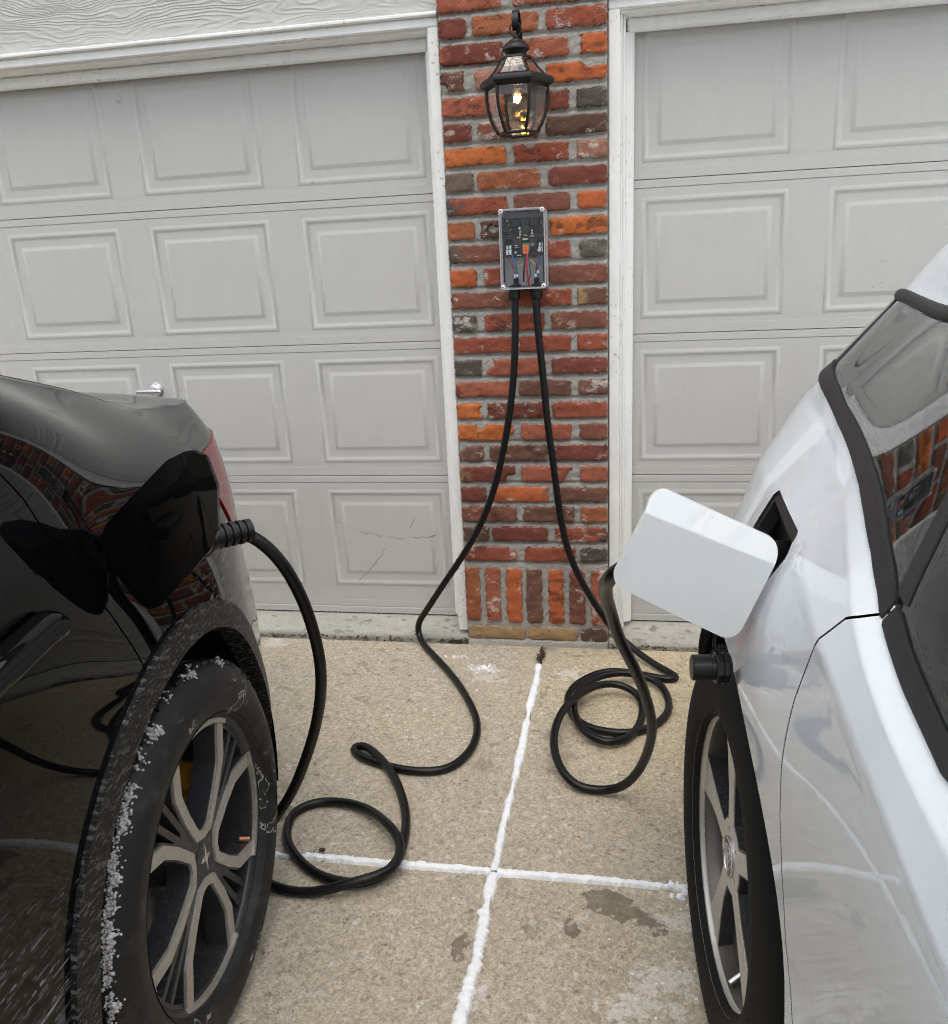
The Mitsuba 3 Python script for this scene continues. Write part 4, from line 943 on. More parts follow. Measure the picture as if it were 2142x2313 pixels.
for sc in (0, BWB):
    for u0, u1 in ((-0.30, 0.3), (-2 * B_HALF - 0.3, -2 * B_HALF + 0.30)):
        w = Polygon(np.vstack([arc(sc, BZ, 0.418, -8, 188), [(sc - 0.42, -0.2), (sc + 0.42, -0.2)]]))
        wells = wells + prism(w, u0, u1)
body = body - wells
seam = [(-.128, .70), (-.134, .757), (-.14, .786), (-.158, .83), (-.194, .9), (-.235, .964), (-.262, 1.015), (-.270, 1.032), (-.283, 1.05), (-.289, 1.095), (-.33, 1.2)]
dpoly = Polygon(seam + [(-.42, 1.262), (-1.3, 1.33), (-1.34, 1.1), (-1.33, .30), (-.62, .285), (-.475, .30)] + list(map(tuple, arc(0, BZ, 0.452, 176, 106, 20))))
dpoly = dpoly.buffer(-.006).buffer(.006)
groove = dpoly.buffer(0.0023).difference(dpoly.buffer(-0.0005))
bdoor = body ^ prism(dpoly, -0.22, 0.2)
body = body - prism(dpoly.buffer(0.0036), -0.2199, 0.2)
# charge port: a pocket in the rear quarter
port = smooth_poly([(-.14, 1.0), (-.10, .885), (.045, .885), (.06, 1.0)], 0.02)
uc = float(BU(-.03, .94))
body = body - prism(port, uc - 0.06, 0.2)
lamp_poly = smooth_poly([(.40, .985), (.52, .80), (.72, .765), (.93, .78), (.96, .93), (.9, .985)], 0.012)
body = body - prism(lamp_poly.buffer(.003), -0.5, 0.3).trim_by_plane((1, 0, 0), 0.3) if False else body
SM = 28
sk, ct = split(body, skin_id)
add_skin('body', sk, 'black_car_paint', BK, bcar, BU)
add_cut(ct, 'black_plastic', BK, bcar)
sk, ct = split(bdoor, skin_id)
kd = add_skin('door', sk, 'black_car_paint', BK, bcar, BU)
add('door_edge', ct, 'black_plastic', BK, kd)
tag(kd, 'black rear door streaked with dried road salt')
def capsule_bar(s0, s1, z0, z1, r, u0, u1):
    q = sbox(s0 + r, z0 + r, s1 - r, z1 - r).buffer(r, quad_segs=8)
    return q
hp = LineString([(-.60, .930), (-.352, .953)]).buffer(0.0185, quad_segs=10)
hpm = []
for k, (d, o) in enumerate(((0.0, 0.018), (-0.003, 0.030), (-0.008, 0.037), (-0.013, 0.040))):
    hpm.append((hp.buffer(d), o))
obj_h = []
hv = []
for poly, o in hpm:
    L = LineString(poly.exterior.coords); P = np.array([L.interpolate(t, normalized=True).coords[0] for t in np.linspace(0, 1, 64, endpoint=False)])
    hv.append(np.stack([P[:, 0], BU(P) + o, P[:, 1]], 1))
base = hv[0].copy(); base[:, 1] -= 0.012
hv = [base] + hv
V = np.vstack(hv + [hv[-1].mean(0)[None]]); F = []
for k in range(len(hv) - 1):
    for j in range(64):
        a, b = k * 64 + j, k * 64 + (j + 1) % 64
        F += [(a, b, b + 64), (a, b + 64, a + 64)]
for j in range(64):
    F.append((len(V) - 1, (len(hv) - 1) * 64 + j, (len(hv) - 1) * 64 + (j + 1) % 64))
hm = tm(V, F); hm = hm if to_man(hm).volume() else hm
add('door_handle', hm, 'flap_black', BK, kd, smooth=40)
add('handle_foot', patch(LineString([(-.42, .945), (-.385, .949)]).buffer(.012), BU, 0.02, 0.025), 'black_plastic', BK, kd)
# lamp, arch trim, liner
kl = add('tail_lamp', patch(lamp_poly, BU, 0.004, 0.03, 0.012), 'rear_lamp', BK, bcar, smooth=35)
at = Polygon(np.vstack([arc(0, BZ, 0.462, -14, 197, 70), arc(0, BZ, 0.412, 197, -14, 70)]))
add('arch_trim', patch(at, BU, 0.009, 0.04, 0.012), 'arch_plastic', BK, bcar, smooth=35)
def liner(R, u0, u1, z):
    th = np.radians(np.linspace(-15, 195, 60)); V = []
    for u in (u0, u1):
        V.append(np.stack([R * np.cos(th), 0 * th + u, z + R * np.sin(th)], 1))
    c = np.stack([R * 0.2 * np.cos(th), 0 * th + u0, z + R * 0.2 * np.sin(th)], 1)
    return tm(np.vstack([c, V[0], V[1]]), grid(60, 3))
add('arch_liner', liner(0.4165, -0.295, -0.02, BZ), 'black_plastic', BK, bcar)
for sc in (BWB,):
    add('arch_liner', shift(liner(0.4165, -0.295, -0.02, BZ), sc), 'black_plastic', BK, bcar)
# mud flap behind the wheel
mf = smooth_poly([(.385, .24), (.44, .24), (.445, .50), (.405, .52)], 0.01)
add('mud_flap', extr(mf, -0.20, -0.058), 'arch_plastic', BK, bcar)
add('sill', extr(sbox(-2.3, .17, -.45, .24), -0.09, -0.012), 'arch_plastic', BK, bcar)
wq = smooth_poly([(-.40, 1.15), (-.52, 1.075), (-1.28, 1.06), (-1.28, 1.30), (-.60, 1.285)], 0.02)
add('window', patch(wq, BU, 0.003, 0.006, 0.02), 'flap_black', BK, bcar, smooth=35)
wq = smooth_poly([(-1.36, 1.05), (-1.36, 1.30), (-1.62, 1.29), (-2.1, 1.06)], 0.02)
BUf = bs.U(0, bs.row[7], -2.6, 0.2)
add('window', patch(wq, BUf, 0.003, 0.006, 0.03), 'flap_black', BK, bcar, smooth=35)
# charge flap, standing open towards the camera, its hinge on the front edge of the port
def open_flap(c, sv, lean, t=0.008, bow=0.006):
    """c = outline in (u, z); the plate stands across the flank at s = sv, leaning by `lean` along u."""
    q = Polygon(c); q = q.buffer(-.012, quad_segs=6).buffer(.024, quad_segs=6).buffer(-.012, quad_segs=6)
    u0, z0 = q.centroid.coords[0]
    m = trimesh.creation.extrude_polygon(q, t, engine='earcut').subdivide_to_size(0.012)
    v = m.vertices; b = q.bounds
    r2 = ((v[:, 0] - u0) / (b[2] - b[0]) * 2) ** 2 + ((v[:, 1] - z0) / (b[3] - b[1]) * 2) ** 2
    s = sv + v[:, 2] + lean * (v[:, 0] - u0) - bow * (1 - r2) * 0.5
    return tm(np.stack([s, v[:, 0], v[:, 1]], 1), m.faces)
BF = [(.0, 1.022), (-.012, 1.003), (-.011, .972), (.022, .909), (.040, .889), (.060, .897), (.144, .980), (.157, 1.008), (.162, 1.07), (.152, 1.112), (.130, 1.124), (.098, 1.110)]
fl = open_flap(BF, -0.150, 0.10, bow=0.012)
kf = add('charge_flap', fl, 'flap_black', BK, bcar, smooth=35)
tag(kf, 'open black charge port flap')
add('hinge', tube([(-.10, .0, .945), (-.135, .02, .955), (-.145, .04, .965)], 0.007, 8), 'black_plastic', BK, kf)
add('port_pocket', shift(extr(port.buffer(-.001), uc - 0.0585, uc - 0.05)), 'black_plastic', BK, bcar)
add('socket', lathe([(0, uc - 0.05), (0.026, uc - 0.05), (0.026, uc - 0.02), (0.021, uc - 0.02), (0.021, uc - 0.045), (0, uc - 0.045)], 32, 'u', (-.02, 0, .935)), 'black_plastic', BK, bcar, smooth=40)
# the cable's plug in it
def axis_lathe(prof, p0, p1, n=28):
    p0, p1 = np.array(p0, float), np.array(p1, float); d = (p1 - p0) / np.linalg.norm(p1 - p0)
    a = np.cross(d, [0, 0, 1.0]); a /= np.linalg.norm(a); b = np.cross(d, a)
    m = lathe(prof, n)
    v = m.vertices
    return tm(p0 + v[:, [0]] * a + v[:, [1]] * b + v[:, [2]] * d, m.faces)
p0, p1 = (.02, -.02, .925), (.122, .092, .924)
Lp = float(np.linalg.norm(np.subtract(p1, p0)))
pr = [(0, 0), (.030, 0), (.030, Lp - .075), (.025, Lp - .066), (.0215, Lp - .058)]
for k in range(4):
    z = Lp - .056 + k * .013
    pr += [(.0212, z), (.0212, z + .007), (.0165, z + .0085), (.0165, z + .012)]
pr += [(.0205, Lp - .004), (.0205, Lp + .006), (.0128, Lp + .007), (0, Lp + .007)]
tag(add('plug', axis_lathe(pr, p0, p1), 'black_plastic', BK, ca, smooth=35), 'ribbed black plug in the black car')

# wheels of the black car: four U-shaped windows framed in pale alloy, ribbed pockets between them
def black_wheel(ang):
    out = {}
    r = 0.2375
    half = [(.242, .080), (.150, .073), (.105, .048), (.062, .018), (.056, 0)]
    wpoly = Polygon([(a, b) for a, b in half] + [(a, -b) for a, b in half[::-1][1:]]).buffer(-.010).buffer(.010, quad_segs=6)
    fo = [(.246, .110), (.150, .101), (.098, .071), (.044, .031), (.038, 0)]
    fpoly = Polygon([(a, b) for a, b in fo] + [(a, -b) for a, b in fo[::-1][1:]]).buffer(-.006).buffer(.006, quad_segs=5)
    disc = Point(0, 0).buffer(r, quad_segs=48)
    wins = [rot2(wpoly, ang + 90 * k) for k in range(4)]
    frames = [rot2(fpoly, ang + 90 * k) for k in range(4)]
    wu = unary_union(wins)
    pockets = []
    for k in range(4):
        sect = Polygon([(.108, 0)] + [(.232 * math.cos(t), .232 * math.sin(t)) for t in np.radians(np.linspace(-22, 22, 12))])
        sect = rot2(sect.buffer(-.005).buffer(.004), ang + 45 + 90 * k).difference(frames[k].buffer(.004)).difference(frames[(k + 1) % 4].buffer(.004))
        for q in (-4.6, 4.6):
            sect = sect.difference(rot2(LineString([(.10, 0), (.26, 0)]).buffer(.0062), ang + 45 + 90 * k + q))
        pockets.append(sect)
    opening = disc.buffer(-.006)
    plate = disc.difference(unary_union([w.intersection(opening) for w in wins])).difference(unary_union(pockets))
    out['spokes'] = extr(plate, -0.058, -0.016)
    sil = []
    ringp = Point(0, 0).buffer(.2465, quad_segs=48).difference(Point(0, 0).buffer(.2375, quad_segs=48))
    arcs = []
    for k in range(4):
        inner = rot2(shapely.affinity.scale(wpoly, 1.0, 1.0, origin=(0, 0)).buffer(.003), ang + 90 * k)
        fr = frames[k].intersection(disc).difference(inner)
        sect = Polygon([(0, 0)] + [(.3 * math.cos(t), .3 * math.sin(t)) for t in np.radians(np.linspace(-27, 27, 12))])
        arcs.append(ringp.intersection(rot2(sect, ang + 90 * k)))
        sil.append(unary_union([fr]))
    out['frames'] = [extr(f, -0.0165, -0.011) for f in sil]
    out['rim_edges'] = [extr(a, -0.014, -0.006) for a in arcs]
    return out
def place_wheel(fr, car, sc, zc, half, mirror_side, build, R, rim, tw, tyre_mat, label=None):
    w = f'{car}__wheel'
    k = key(w)
    first = True
    for nm, ms, mat, sm in build:
        for m in ms:
            m = shift(m, sc, 0, zc)
            if mirror_side:
                m = mirror(m, half)
            obj(nm, fr.mesh(m), mat, k, smooth=sm)
    if label:
        tag(k, label)
    return k
BW = black_wheel(80)
barrel = lathe([(.258, .010), (.2585, .004), (.2535, -.004), (.246, -.008), (.2375, -.016), (.232, -.05), (.226, -.20), (.205, -.205), (.205, -.21)], 90, 'u')
discb = lathe([(0.04, -.13), (.165, -.13), (.165, -.15), (.04, -.15)], 60, 'u')
hub = lathe([(0, -.012), (.028, -.013), (.034, -.017), (.036, -.03), (0.06, -.12), (0.06, -.14)], 40, 'u')
star = Polygon([(0, .030), (.0045, .006), (.017, .0), (.0045, -.004), (0, -.026), (-.004, -.003), (-.016, 0), (-.004, .005)])
calp = Polygon(np.vstack([arc(0, 0, .180, 12, 34, 14), arc(0, 0, .130, 34, 12, 14)])).buffer(-.006).buffer(.010)
stem = cat([tube([(-.206, -.052, .055), (-.203, -.036, .055)], .0045, 12), tube([(-.203, -.037, .055), (-.199, -.012, .056)], .0062, 14)])
sv_ = -1
valve = tube([(.191, -.034, -.105), (.200, -.016, -.111)], .0058, 14)
bparts = [('tyre', [cat([tyre(.352, .245, .256), lugs(.352, .245)])], 'tyre_salted', 30), ('rim', [barrel], 'dark_alloy', 40), ('spokes', [BW['spokes']], 'dark_alloy', False), ('window_frame', BW['frames'], 'dirty_alloy', False),
          ('rim_edge', BW['rim_edges'], 'dirty_alloy', False), ('brake_disc', [discb], 'steel', 30), ('hub', [hub], 'dark_alloy', 40), ('star', [extr(star, -.0125, -.010)], 'steel', False),
          ('brake_caliper', [extr(calp, -.125, -.070)], 'gold_paint', False), ('valve_cap', [valve], 'copper_cap', 40)]
place_wheel(BK, bcar, 0, BZ, B_HALF, False, bparts, .352, .256, .245, None, 'rear wheel with pale U-shaped spoke frames and slush on its tyre')
place_wheel(BK, bcar, BWB, BZ, B_HALF, False, bparts[:6], .352, .256, .245, None)
for sc in (0, BWB):
    place_wheel(BK, bcar, sc, BZ, B_HALF, True, bparts[:3], .352, .256, .245, None)
# slush frozen on the tyre's shoulder
def slush(R, u0, a0, a1, seed, w, hgt, thr):
    n, m = int(abs(a1 - a0) * 8), 15
    t = np.radians(np.linspace(a0, a1, n))
    f1 = lambda k, f: meshkit.fbm(np.stack([t * f, 0 * t + k, 0 * t + seed], 1), 4)
    full = np.clip((f1(0, 5) - thr) * 6, 0, 1) * np.clip((f1(1, 24) - 0.26) * 6, 0.0, 1)
    mid = u0 + (f1(2, 9) - 0.5) * 0.016 + (f1(3, 40) - 0.5) * 0.010
    V = []
    for k in range(m):
        q = -1 + 2 * k / (m - 1)
        P2 = np.stack([t * 60, 0 * t + q * 1.5, 0 * t + seed], 1)
        lump = meshkit.fbm(P2, 4) - 0.35
        du = q * w * (0.35 + full * 0.9) + (meshkit.fbm(P2 * 2.3 + 9, 3) - 0.5) * 0.008 * full
        dr_ = -0.006 - 0.010 * abs(q) ** 2 + (1 - q * q) * hgt * full * (0.35 + 1.6 * np.clip(lump, 0, 1)) + (meshkit.noise(P2 * 4.1) - 0.5) * 0.0035 * full
        V.append(np.stack([(R + dr_) * np.cos(t), mid + du, BZ + (R + dr_) * np.sin(t)], 1))
    ridge = tm(np.vstack(V), grid(n, m))
    out = [ridge]
    r_ = np.random.default_rng(seed)
    for i in r_.integers(0, n, n * 2):
        if full[i] < 0.15 or r_.random() > full[i]:
            continue
        sp = trimesh.creation.icosphere(1, r_.uniform(.0008, .0026)); sp.vertices += r_.normal(0, .0005, sp.vertices.shape)
        uu = mid[i] + r_.normal() * w * 0.9; rr = R + r_.normal() * 0.004 - 0.5 * max(0, uu - u0)
        sp.apply_translation((rr * math.cos(t[i]), uu, BZ + rr * math.sin(t[i]))); out.append(sp)
    return cat(out)
tyk = f'{bcar}__wheel__slush'
k_ = obj('slush', BK.mesh(cat([slush(.346, -.007, 108, 256, 5, .0060, .011, .20), slush(.349, -.015, 60, 110, 6, .0055, .008, .28), slush(.351, -.026, -20, 45, 8, .006, .006, .42)])), 'dirty_snow', f'{bcar}__wheel', smooth=True)
tag(k_, 'ragged ridge of dirty slush on the tyre shoulder', kind='stuff')

# ------------------------------------------------ the white car
W_HALF, WWB, WZ = 0.88, -2.62, 0.36
WL = [
 [(-3.5, -.75, .22), (-3.35, -.4, .20), (-3.1, -.15, .18), (-2.6, -.06, .17), (-1, -.05, .17), (0, -.05, .20), (.4, -.08, .24), (.6, -.17, .28), (.8, -.32, .32), (.9, -.5, .33), (.95, -.66, .34)],
 [(-3.5, -.72, .36), (-3.35, -.33, .34), (-3.1, -.08, .30), (-2.6, -.02, .30), (-1, -.016, .30), (-.4, -.004, .30), (0, .004, .31), (.3, -.008, .32), (.4, -.04, .34), (.6, -.13, .38), (.75, -.21, .40), (.88, -.38, .40), (.95, -.66, .40)],
 [(-3.5, -.70, .52), (-3.35, -.31, .50), (-3.1, -.06, .48), (-2.6, -.004, .48), (-1, -.008, .48), (-.4, .004, .48), (0, .016, .50), (.3, .002, .50), (.4, -.028, .50), (.6, -.12, .52), (.75, -.20, .53), (.88, -.37, .53), (.95, -.66, .53)],
 [(-3.5, -.70, .62), (-3.35, -.31, .62), (-3.1, -.06, .62), (-2.6, .0, .62), (-1, .002, .62), (-.5, .008, .64), (-.2, .016, .66), (0, .015, .66), (.2, .006, .66), (.3, -.008, .66), (.4, -.038, .66), (.6, -.125, .66), (.75, -.20, .66), (.88, -.37, .66), (.95, -.66, .66)],
 [(-3.5, -.70, .68), (-3.35, -.33, .68), (-3.1, -.08, .68), (-2.6, .0, .68), (-1.2, .020, .74), (-.75, .020, .79), (-.4, .018, .835), (-.2, .009, .845), (0, -.006, .85), (.2, -.032, .84), (.4, -.08, .82), (.6, -.148, .80), (.75, -.215, .80), (.88, -.37, .80), (.95, -.66, .80)],
 [(-3.5, -.70, .72), (-3.35, -.35, .72), (-3.1, -.1, .73), (-2.6, .0, .74), (-1.6, .026, .80), (-1.1, .024, .835), (-.773, .022, .870), (-.726, .022, .886), (-.686, .022, .902), (-.588, .019, .928), (-.48, .013, .952), (-.40, .003, .960), (-.25, -.025, .968), (0, -.062, .98), (.2, -.090, .975), (.4, -.130, .955), (.6, -.185, .925), (.75, -.245, .91), (.88, -.38, .90), (.95, -.66, .90)],
 [(-3.5, -.71, .76), (-3.35, -.40, .77), (-3.1, -.16, .79), (-2.6, -.03, .81), (-1.6, .004, .86), (-1.1, .006, .90), (-.727, .006, .926), (-.625, .008, .953), (-.535, .003, .979), (-.457, -.012, 1.003), (-.372, -.038, 1.025), (-.295, -.060, 1.038), (-.185, -.093, 1.056), (-.053, -.128, 1.070), (.136, -.161, 1.088), (.348, -.202, 1.100), (.5, -.236, 1.068), (.6, -.262, 1.045), (.75, -.315, 1.025), (.88, -.43, 1.01), (.95, -.67, 1.0)],
 [(-3.5, -.72, .765), (-3.35, -.42, .78), (-3.1, -.2, .80), (-2.6, -.08, .83), (-1.6, -.022, .885), (-1.1, -.016, .92), (-.675, -.013, .960), (-.635, -.013, .971), (-.59, -.013, .983), (-.498, -.026, 1.011), (-.396, -.051, 1.041), (-.321, -.071, 1.054), (-.234, -.095, 1.069), (-.115, -.124, 1.083), (.025, -.152, 1.098), (.155, -.174, 1.116), (.316, -.203, 1.136), (.42, -.27, 1.125), (.5, -.34, 1.10), (.6, -.40, 1.075), (.75, -.47, 1.05), (.88, -.54, 1.03), (.95, -.70, 1.02)],
 [(-3.5, -.74, .77), (-3.35, -.46, .79), (-3.1, -.26, .82), (-2.6, -.15, .86), (-2.2, -.15, .93), (-1.9, -.17, 1.12), (-1.6, -.20, 1.30), (-1.2, -.21, 1.335), (-.7, -.218, 1.318), (-.4, -.226, 1.292), (-.2, -.24, 1.273), (0, -.278, 1.257), (.138, -.31, 1.259), (.25, -.33, 1.266), (.38, -.352, 1.274), (.43, -.40, 1.25), (.5, -.46, 1.20), (.6, -.50, 1.14), (.75, -.55, 1.09), (.88, -.6, 1.06), (.95, -.72, 1.04)],
 [(-3.5, -.76, .775), (-3.35, -.5, .80), (-3.1, -.34, .835), (-2.6, -.24, .885), (-2.2, -.24, .97), (-1.9, -.26, 1.18), (-1.6, -.29, 1.37), (-1.2, -.30, 1.405), (-.7, -.31, 1.392), (-.4, -.325, 1.374), (-.2, -.325, 1.385), (0, -.355, 1.375), (.138, -.375, 1.368), (.25, -.388, 1.355), (.36, -.402, 1.335), (.42, -.44, 1.30), (.5, -.49, 1.235), (.6, -.53, 1.165), (.75, -.59, 1.10), (.88, -.64, 1.07), (.95, -.74, 1.05)],
 [(-3.5, -.80, .78), (-3.35, -.65, .81), (-3.1, -.52, .85), (-2.6, -.50, .905), (-2.2, -.5, .99), (-1.9, -.5, 1.22), (-1.6, -.52, 1.425), (-1.2, -.52, 1.455), (-.7, -.53, 1.445), (-.2, -.54, 1.45), (.138, -.55, 1.44), (.3, -.555, 1.42), (.40, -.56, 1.385), (.45, -.57, 1.335), (.52, -.585, 1.26), (.62, -.6, 1.18), (.75, -.65, 1.11), (.88, -.68, 1.08), (.95, -.76, 1.06)],
 [(-3.5, -.88, .78), (-3.1, -.88, .86), (-2.6, -.88, .915), (-2.2, -.88, 1.0), (-1.9, -.88, 1.24), (-1.6, -.88, 1.445), (-1.2, -.88, 1.475), (-.7, -.88, 1.465), (-.2, -.88, 1.475), (.138, -.88, 1.465), (.3, -.88, 1.445), (.42, -.88, 1.405), (.46, -.88, 1.35), (.52, -.88, 1.275), (.62, -.88, 1.195), (.75, -.88, 1.12), (.95, -.88, 1.07)]]
wvis = np.r_[np.linspace(-3.5, -1.3, 40)[:-1], np.linspace(-1.3, -0.95, 18)[:-1], np.linspace(-0.95, 0.62, 180)[:-1], np.linspace(0.62, 0.95, 26)]
ws = Shell(WL, W_HALF, [5, 6, 7, 8], wvis, 11)
WU = ws.U(0, ws.row[8] + 1, -1.7, 0.9)
wcar = thing('white_car', 'white hatchback with its charge flap open and a grey-silver five-spoke wheel', 'car')
body = ws.solid().as_original(); skin_id = body.original_id()
wells = m3.Manifold()
RA = 0.403
for sc in (0, WWB):
    for u0, u1 in ((-0.30, 0.3), (-2 * W_HALF - 0.3, -2 * W_HALF + 0.30)):
        wells = wells + prism(Polygon(np.vstack([arc(sc, WZ, RA, -8, 188), [(sc - RA, -0.2), (sc + RA, -0.2)]])), u0, u1)
# the cabin: a hollow that follows the skin
CL = [[(-2.1, -.15, .42), (-.4, -.15, .42), (.0, -.2, .62), (.36, -.4, .75)], [(-2.1, -.12, .80), (-.6, -.115, .84), (-.3, -.15, .90), (.0, -.22, .94), (.36, -.42, 1.0)],
      [(-2.1, -.13, .90), (-1.1, -.040, .935), (-.635, -.037, .975), (-.396, -.075, 1.045), (-.234, -.119, 1.072), (.025, -.176, 1.10), (.155, -.200, 1.118), (.30, -.235, 1.135), (.36, -.42, 1.14)],
      [(-2.1, -.23, .95), (-1.6, -.26, 1.27), (-1.2, -.235, 1.318), (-.7, -.243, 1.302), (-.2, -.266, 1.256), (0, -.303, 1.241), (.138, -.335, 1.243), (.30, -.37, 1.25), (.36, -.50, 1.25)],
      [(-2.1, -.35, .97), (-1.6, -.36, 1.32), (-1.2, -.37, 1.355), (-.2, -.42, 1.31), (.138, -.46, 1.29), (.36, -.55, 1.27)], [(-2.1, -.88, 1.0), (-1.6, -.88, 1.36), (-.7, -.88, 1.40), (.36, -.88, 1.34)]]
cs_ = Shell(CL, W_HALF, [2, 3], np.linspace(-2.1, .36, 60), 5)
body = body - wells - cs_.solid()
# side glass opening: from the belt to the roof rail, back to the last pillar
belt = [(-1.62, .913), (-1.1, .949), (-.655, .976), (-.611, .989), (-.556, 1.005), (-.485, 1.029), (-.443, 1.044), (-.357, 1.066), (-.276, 1.081), (-.17, 1.093), (.077, 1.118), (.259, 1.147), (.302, 1.157)]
rail = [(.362, 1.262), (.25, 1.254), (.138, 1.247), (0, 1.245), (-.2, 1.258), (-.4, 1.276), (-.7, 1.302), (-1.2, 1.318), (-1.55, 1.285)]
wp = Polygon(belt + rail)
ug = float(np.nanmin(WU(np.array([(0.2, 1.2), (0, 1.2), (-.3, 1.2)]))))
body = body - prism(wp, -0.62, 0.3)
port = smooth_poly([(-.152, .986), (.066, .990), (.078, .93), (.07, .845), (-.03, .838), (-.085, .868), (-.135, .915), (-.163, .955)], 0.016)
uw = float(WU(-.05, .93))
body = body - prism(port, uw - 0.055, 0.3)
wseam = [(-.505, 1.02), (-.470, 1.0), (-.452, .991), (-.414, .944), (-.387, .866), (-.368, .776), (-.363, .70), (-.367, .62), (-.383, .535), (-.408, .49), (-.430, .44), (-.447, .36), (-.452, .28)]
wd = Polygon(wseam + [(-.46, .20), (-1.35, .20), (-1.38, .93), (-1.36, 1.40), (-.32, 1.36)]).buffer(-.004).buffer(.004)
wdoor = body ^ prism(wd, -0.26, 0.3)
body = body - prism(wd.buffer(0.0030), -0.2601, 0.3)
sk, ct = split(body, skin_id)
add_skin('body', sk, 'white_car_paint', WH, wcar, WU)
add_cut(ct, 'cabin_dark', WH, wcar)
sk, ct = split(wdoor, skin_id)
kd = add_skin('door', sk, 'white_car_paint', WH, wcar, WU)
add('door_edge', ct, 'cabin_dark', WH, kd)
tag(kd, 'white rear door with a raised shoulder crease')
add('port_pocket', extr(port.buffer(-.0015), uw - 0.0535, uw - 0.045), 'black_plastic', WH, wcar)
rim_ = port.buffer(-.0005).difference(port.buffer(-.014))
add('port_frame', patch(rim_, WU, -0.004, 0.05, 0.006), 'window_trim', WH, wcar)
add('port_step', patch(port.buffer(-.016).difference(port.buffer(-.028)), WU, -0.020, 0.03, 0.006), 'black_plastic', WH, wcar)
# belt moulding, glass, bars
bl_ = LineString(belt[:-1] + [(.300, 1.152)])
belt_top = [(-1.62, .912), (-1.1, .948), (-.655, .975), (-.611, .988), (-.556, 1.004), (-.485, 1.028), (-.443, 1.043), (-.357, 1.065), (-.276, 1.080), (-.17, 1.092), (.077, 1.117), (.259, 1.146), (.302, 1.156)]
belt_low = [(-1.62, .892), (-1.1, .926), (-.676, .959), (-.591, .982), (-.498, 1.010), (-.464, 1.022), (-.397, 1.040), (-.321, 1.054), (-.234, 1.068), (-.115, 1.082), (.026, 1.097), (.155, 1.115), (.322, 1.138)]
mould = Polygon([(s, z + .003) for s, z in belt_top] + belt_low[::-1])
dcut = sbox(-.502, .8, -.496, 1.3)
for nm, half_ in (('belt_moulding', mould.intersection(sbox(-.497, .8, 1, 1.3))), ('belt_moulding', mould.intersection(sbox(-2, .8, -.503, 1.3)))):
    add(nm, patch(half_, WU, 0.004, 0.02, 0.006), 'window_trim', WH, wcar if half_.centroid.x > -.49 else kd, smooth=30)
wpi = wp.buffer(.004)
bar = Polygon([(-.512, 1.03), (-.488, 1.033), (-.405, 1.17), (-.335, 1.275), (-.362, 1.277), (-.43, 1.165)])
ga = wpi.intersection(Polygon([(-.50, .9), (-.49, 1.033), (-.418, 1.165), (-.345, 1.285), (.6, 1.4), (.6, .9)]))
gb = wpi.intersection(Polygon([(-.50, .9), (-.505, 1.033), (-.428, 1.165), (-.355, 1.285), (-1.8, 1.5), (-1.8, .8)]))
def glass(poly, fr, par, nm='window'):
    m = patch(poly, WU, -0.0012, 0.001, 0.012)
    N = len(m.vertices) // 2
    f = m.faces[(m.faces < N).all(1)]
    return add(nm, tm(m.vertices[:N], f), 'car_glass', fr, par, smooth=True)
glass(ga, WH, wcar, 'quarter_window'); glass(gb, WH, kd)
frit = lambda q: q.difference(q.buffer(-.013))
add('frit', patch(frit(ga), WU, -0.0032, 0.003, 0.006), 'seal_rubber', WH, wcar)
add('frit', patch(frit(gb), WU, -0.0032, 0.003, 0.006), 'seal_rubber', WH, kd)
add('window_bar', patch(bar, WU, 0.0015, 0.02, 0.006), 'seal_rubber', WH, kd, smooth=30)
g8 = ws.g[ws.row[8]]
ss_ = np.linspace(-1.5, .378, 80)
rail3 = np.stack([ss_, np.interp(ss_, ws.s, g8[:, 0]) + .003, np.interp(ss_, ws.s, g8[:, 1]) - .001], 1)
rail3[:, 2] -= .003
rt = tube(rail3, .0115, 12)
add('rail_moulding', rt, 'window_trim', WH, wcar, smooth=True)
pil = Polygon([(.300, 1.150), (.318, 1.150), (.384, 1.268), (.362, 1.272)])
add('pillar_strip', patch(pil, WU, 0.004, 0.02, 0.006), 'strip_grey', WH, wcar, smooth=30)
pil2 = Polygon([(.283, 1.153), (.2995, 1.153), (.3612, 1.264), (.343, 1.264)])
add('pillar_seal', patch(pil2, WU, 0.001, 0.02, 0.006), 'seal_rubber', WH, wcar, smooth=30)
# other side: dark glass
pw_ = mirror(patch(wp.buffer(.003), WU, 0.002, 0.006, 0.03), W_HALF)
add('window', pw_, 'flap_black', WH, wcar, smooth=35)
# the cabin's seats
def cushion(s0, s1, u0, u1, z0, z1, r):
    P = []
    for a in (s0 + r, s1 - r):
        for b in (u0 + r, u1 - r):
            for c_ in (z0 + r, z1 - r):
                P.append((a, b, c_))
    sp = trimesh.creation.icosphere(2, r)
    return trimesh.convex.convex_hull(np.vstack([sp.vertices + p for p in P]))
for ua, ub in ((-.52, -.20), (-1.02, -.74), (-1.56, -1.24)):
    sb_ = cushion(-.62, -.48, ua, ub, .50, .98, .05); sb_.vertices[:, 0] += (sb_.vertices[:, 2] - .5) * .28
    kx = add('seat', cat([sb_, cushion(-1.08, -.58, ua, ub, .40, .54, .05)]), 'seat_cloth', WH, wcar, smooth=50)
    hr = cushion(-.46, -.36, (ua + ub) / 2 - .12, (ua + ub) / 2 + .12, 1.0, 1.14, .04)
    add('headrest', hr, 'seat_cloth', WH, kx, smooth=50)
add('floor', extr(sbox(-2.05, .40, .2, .43), -1.5, -.2), 'cabin_dark', WH, wcar)
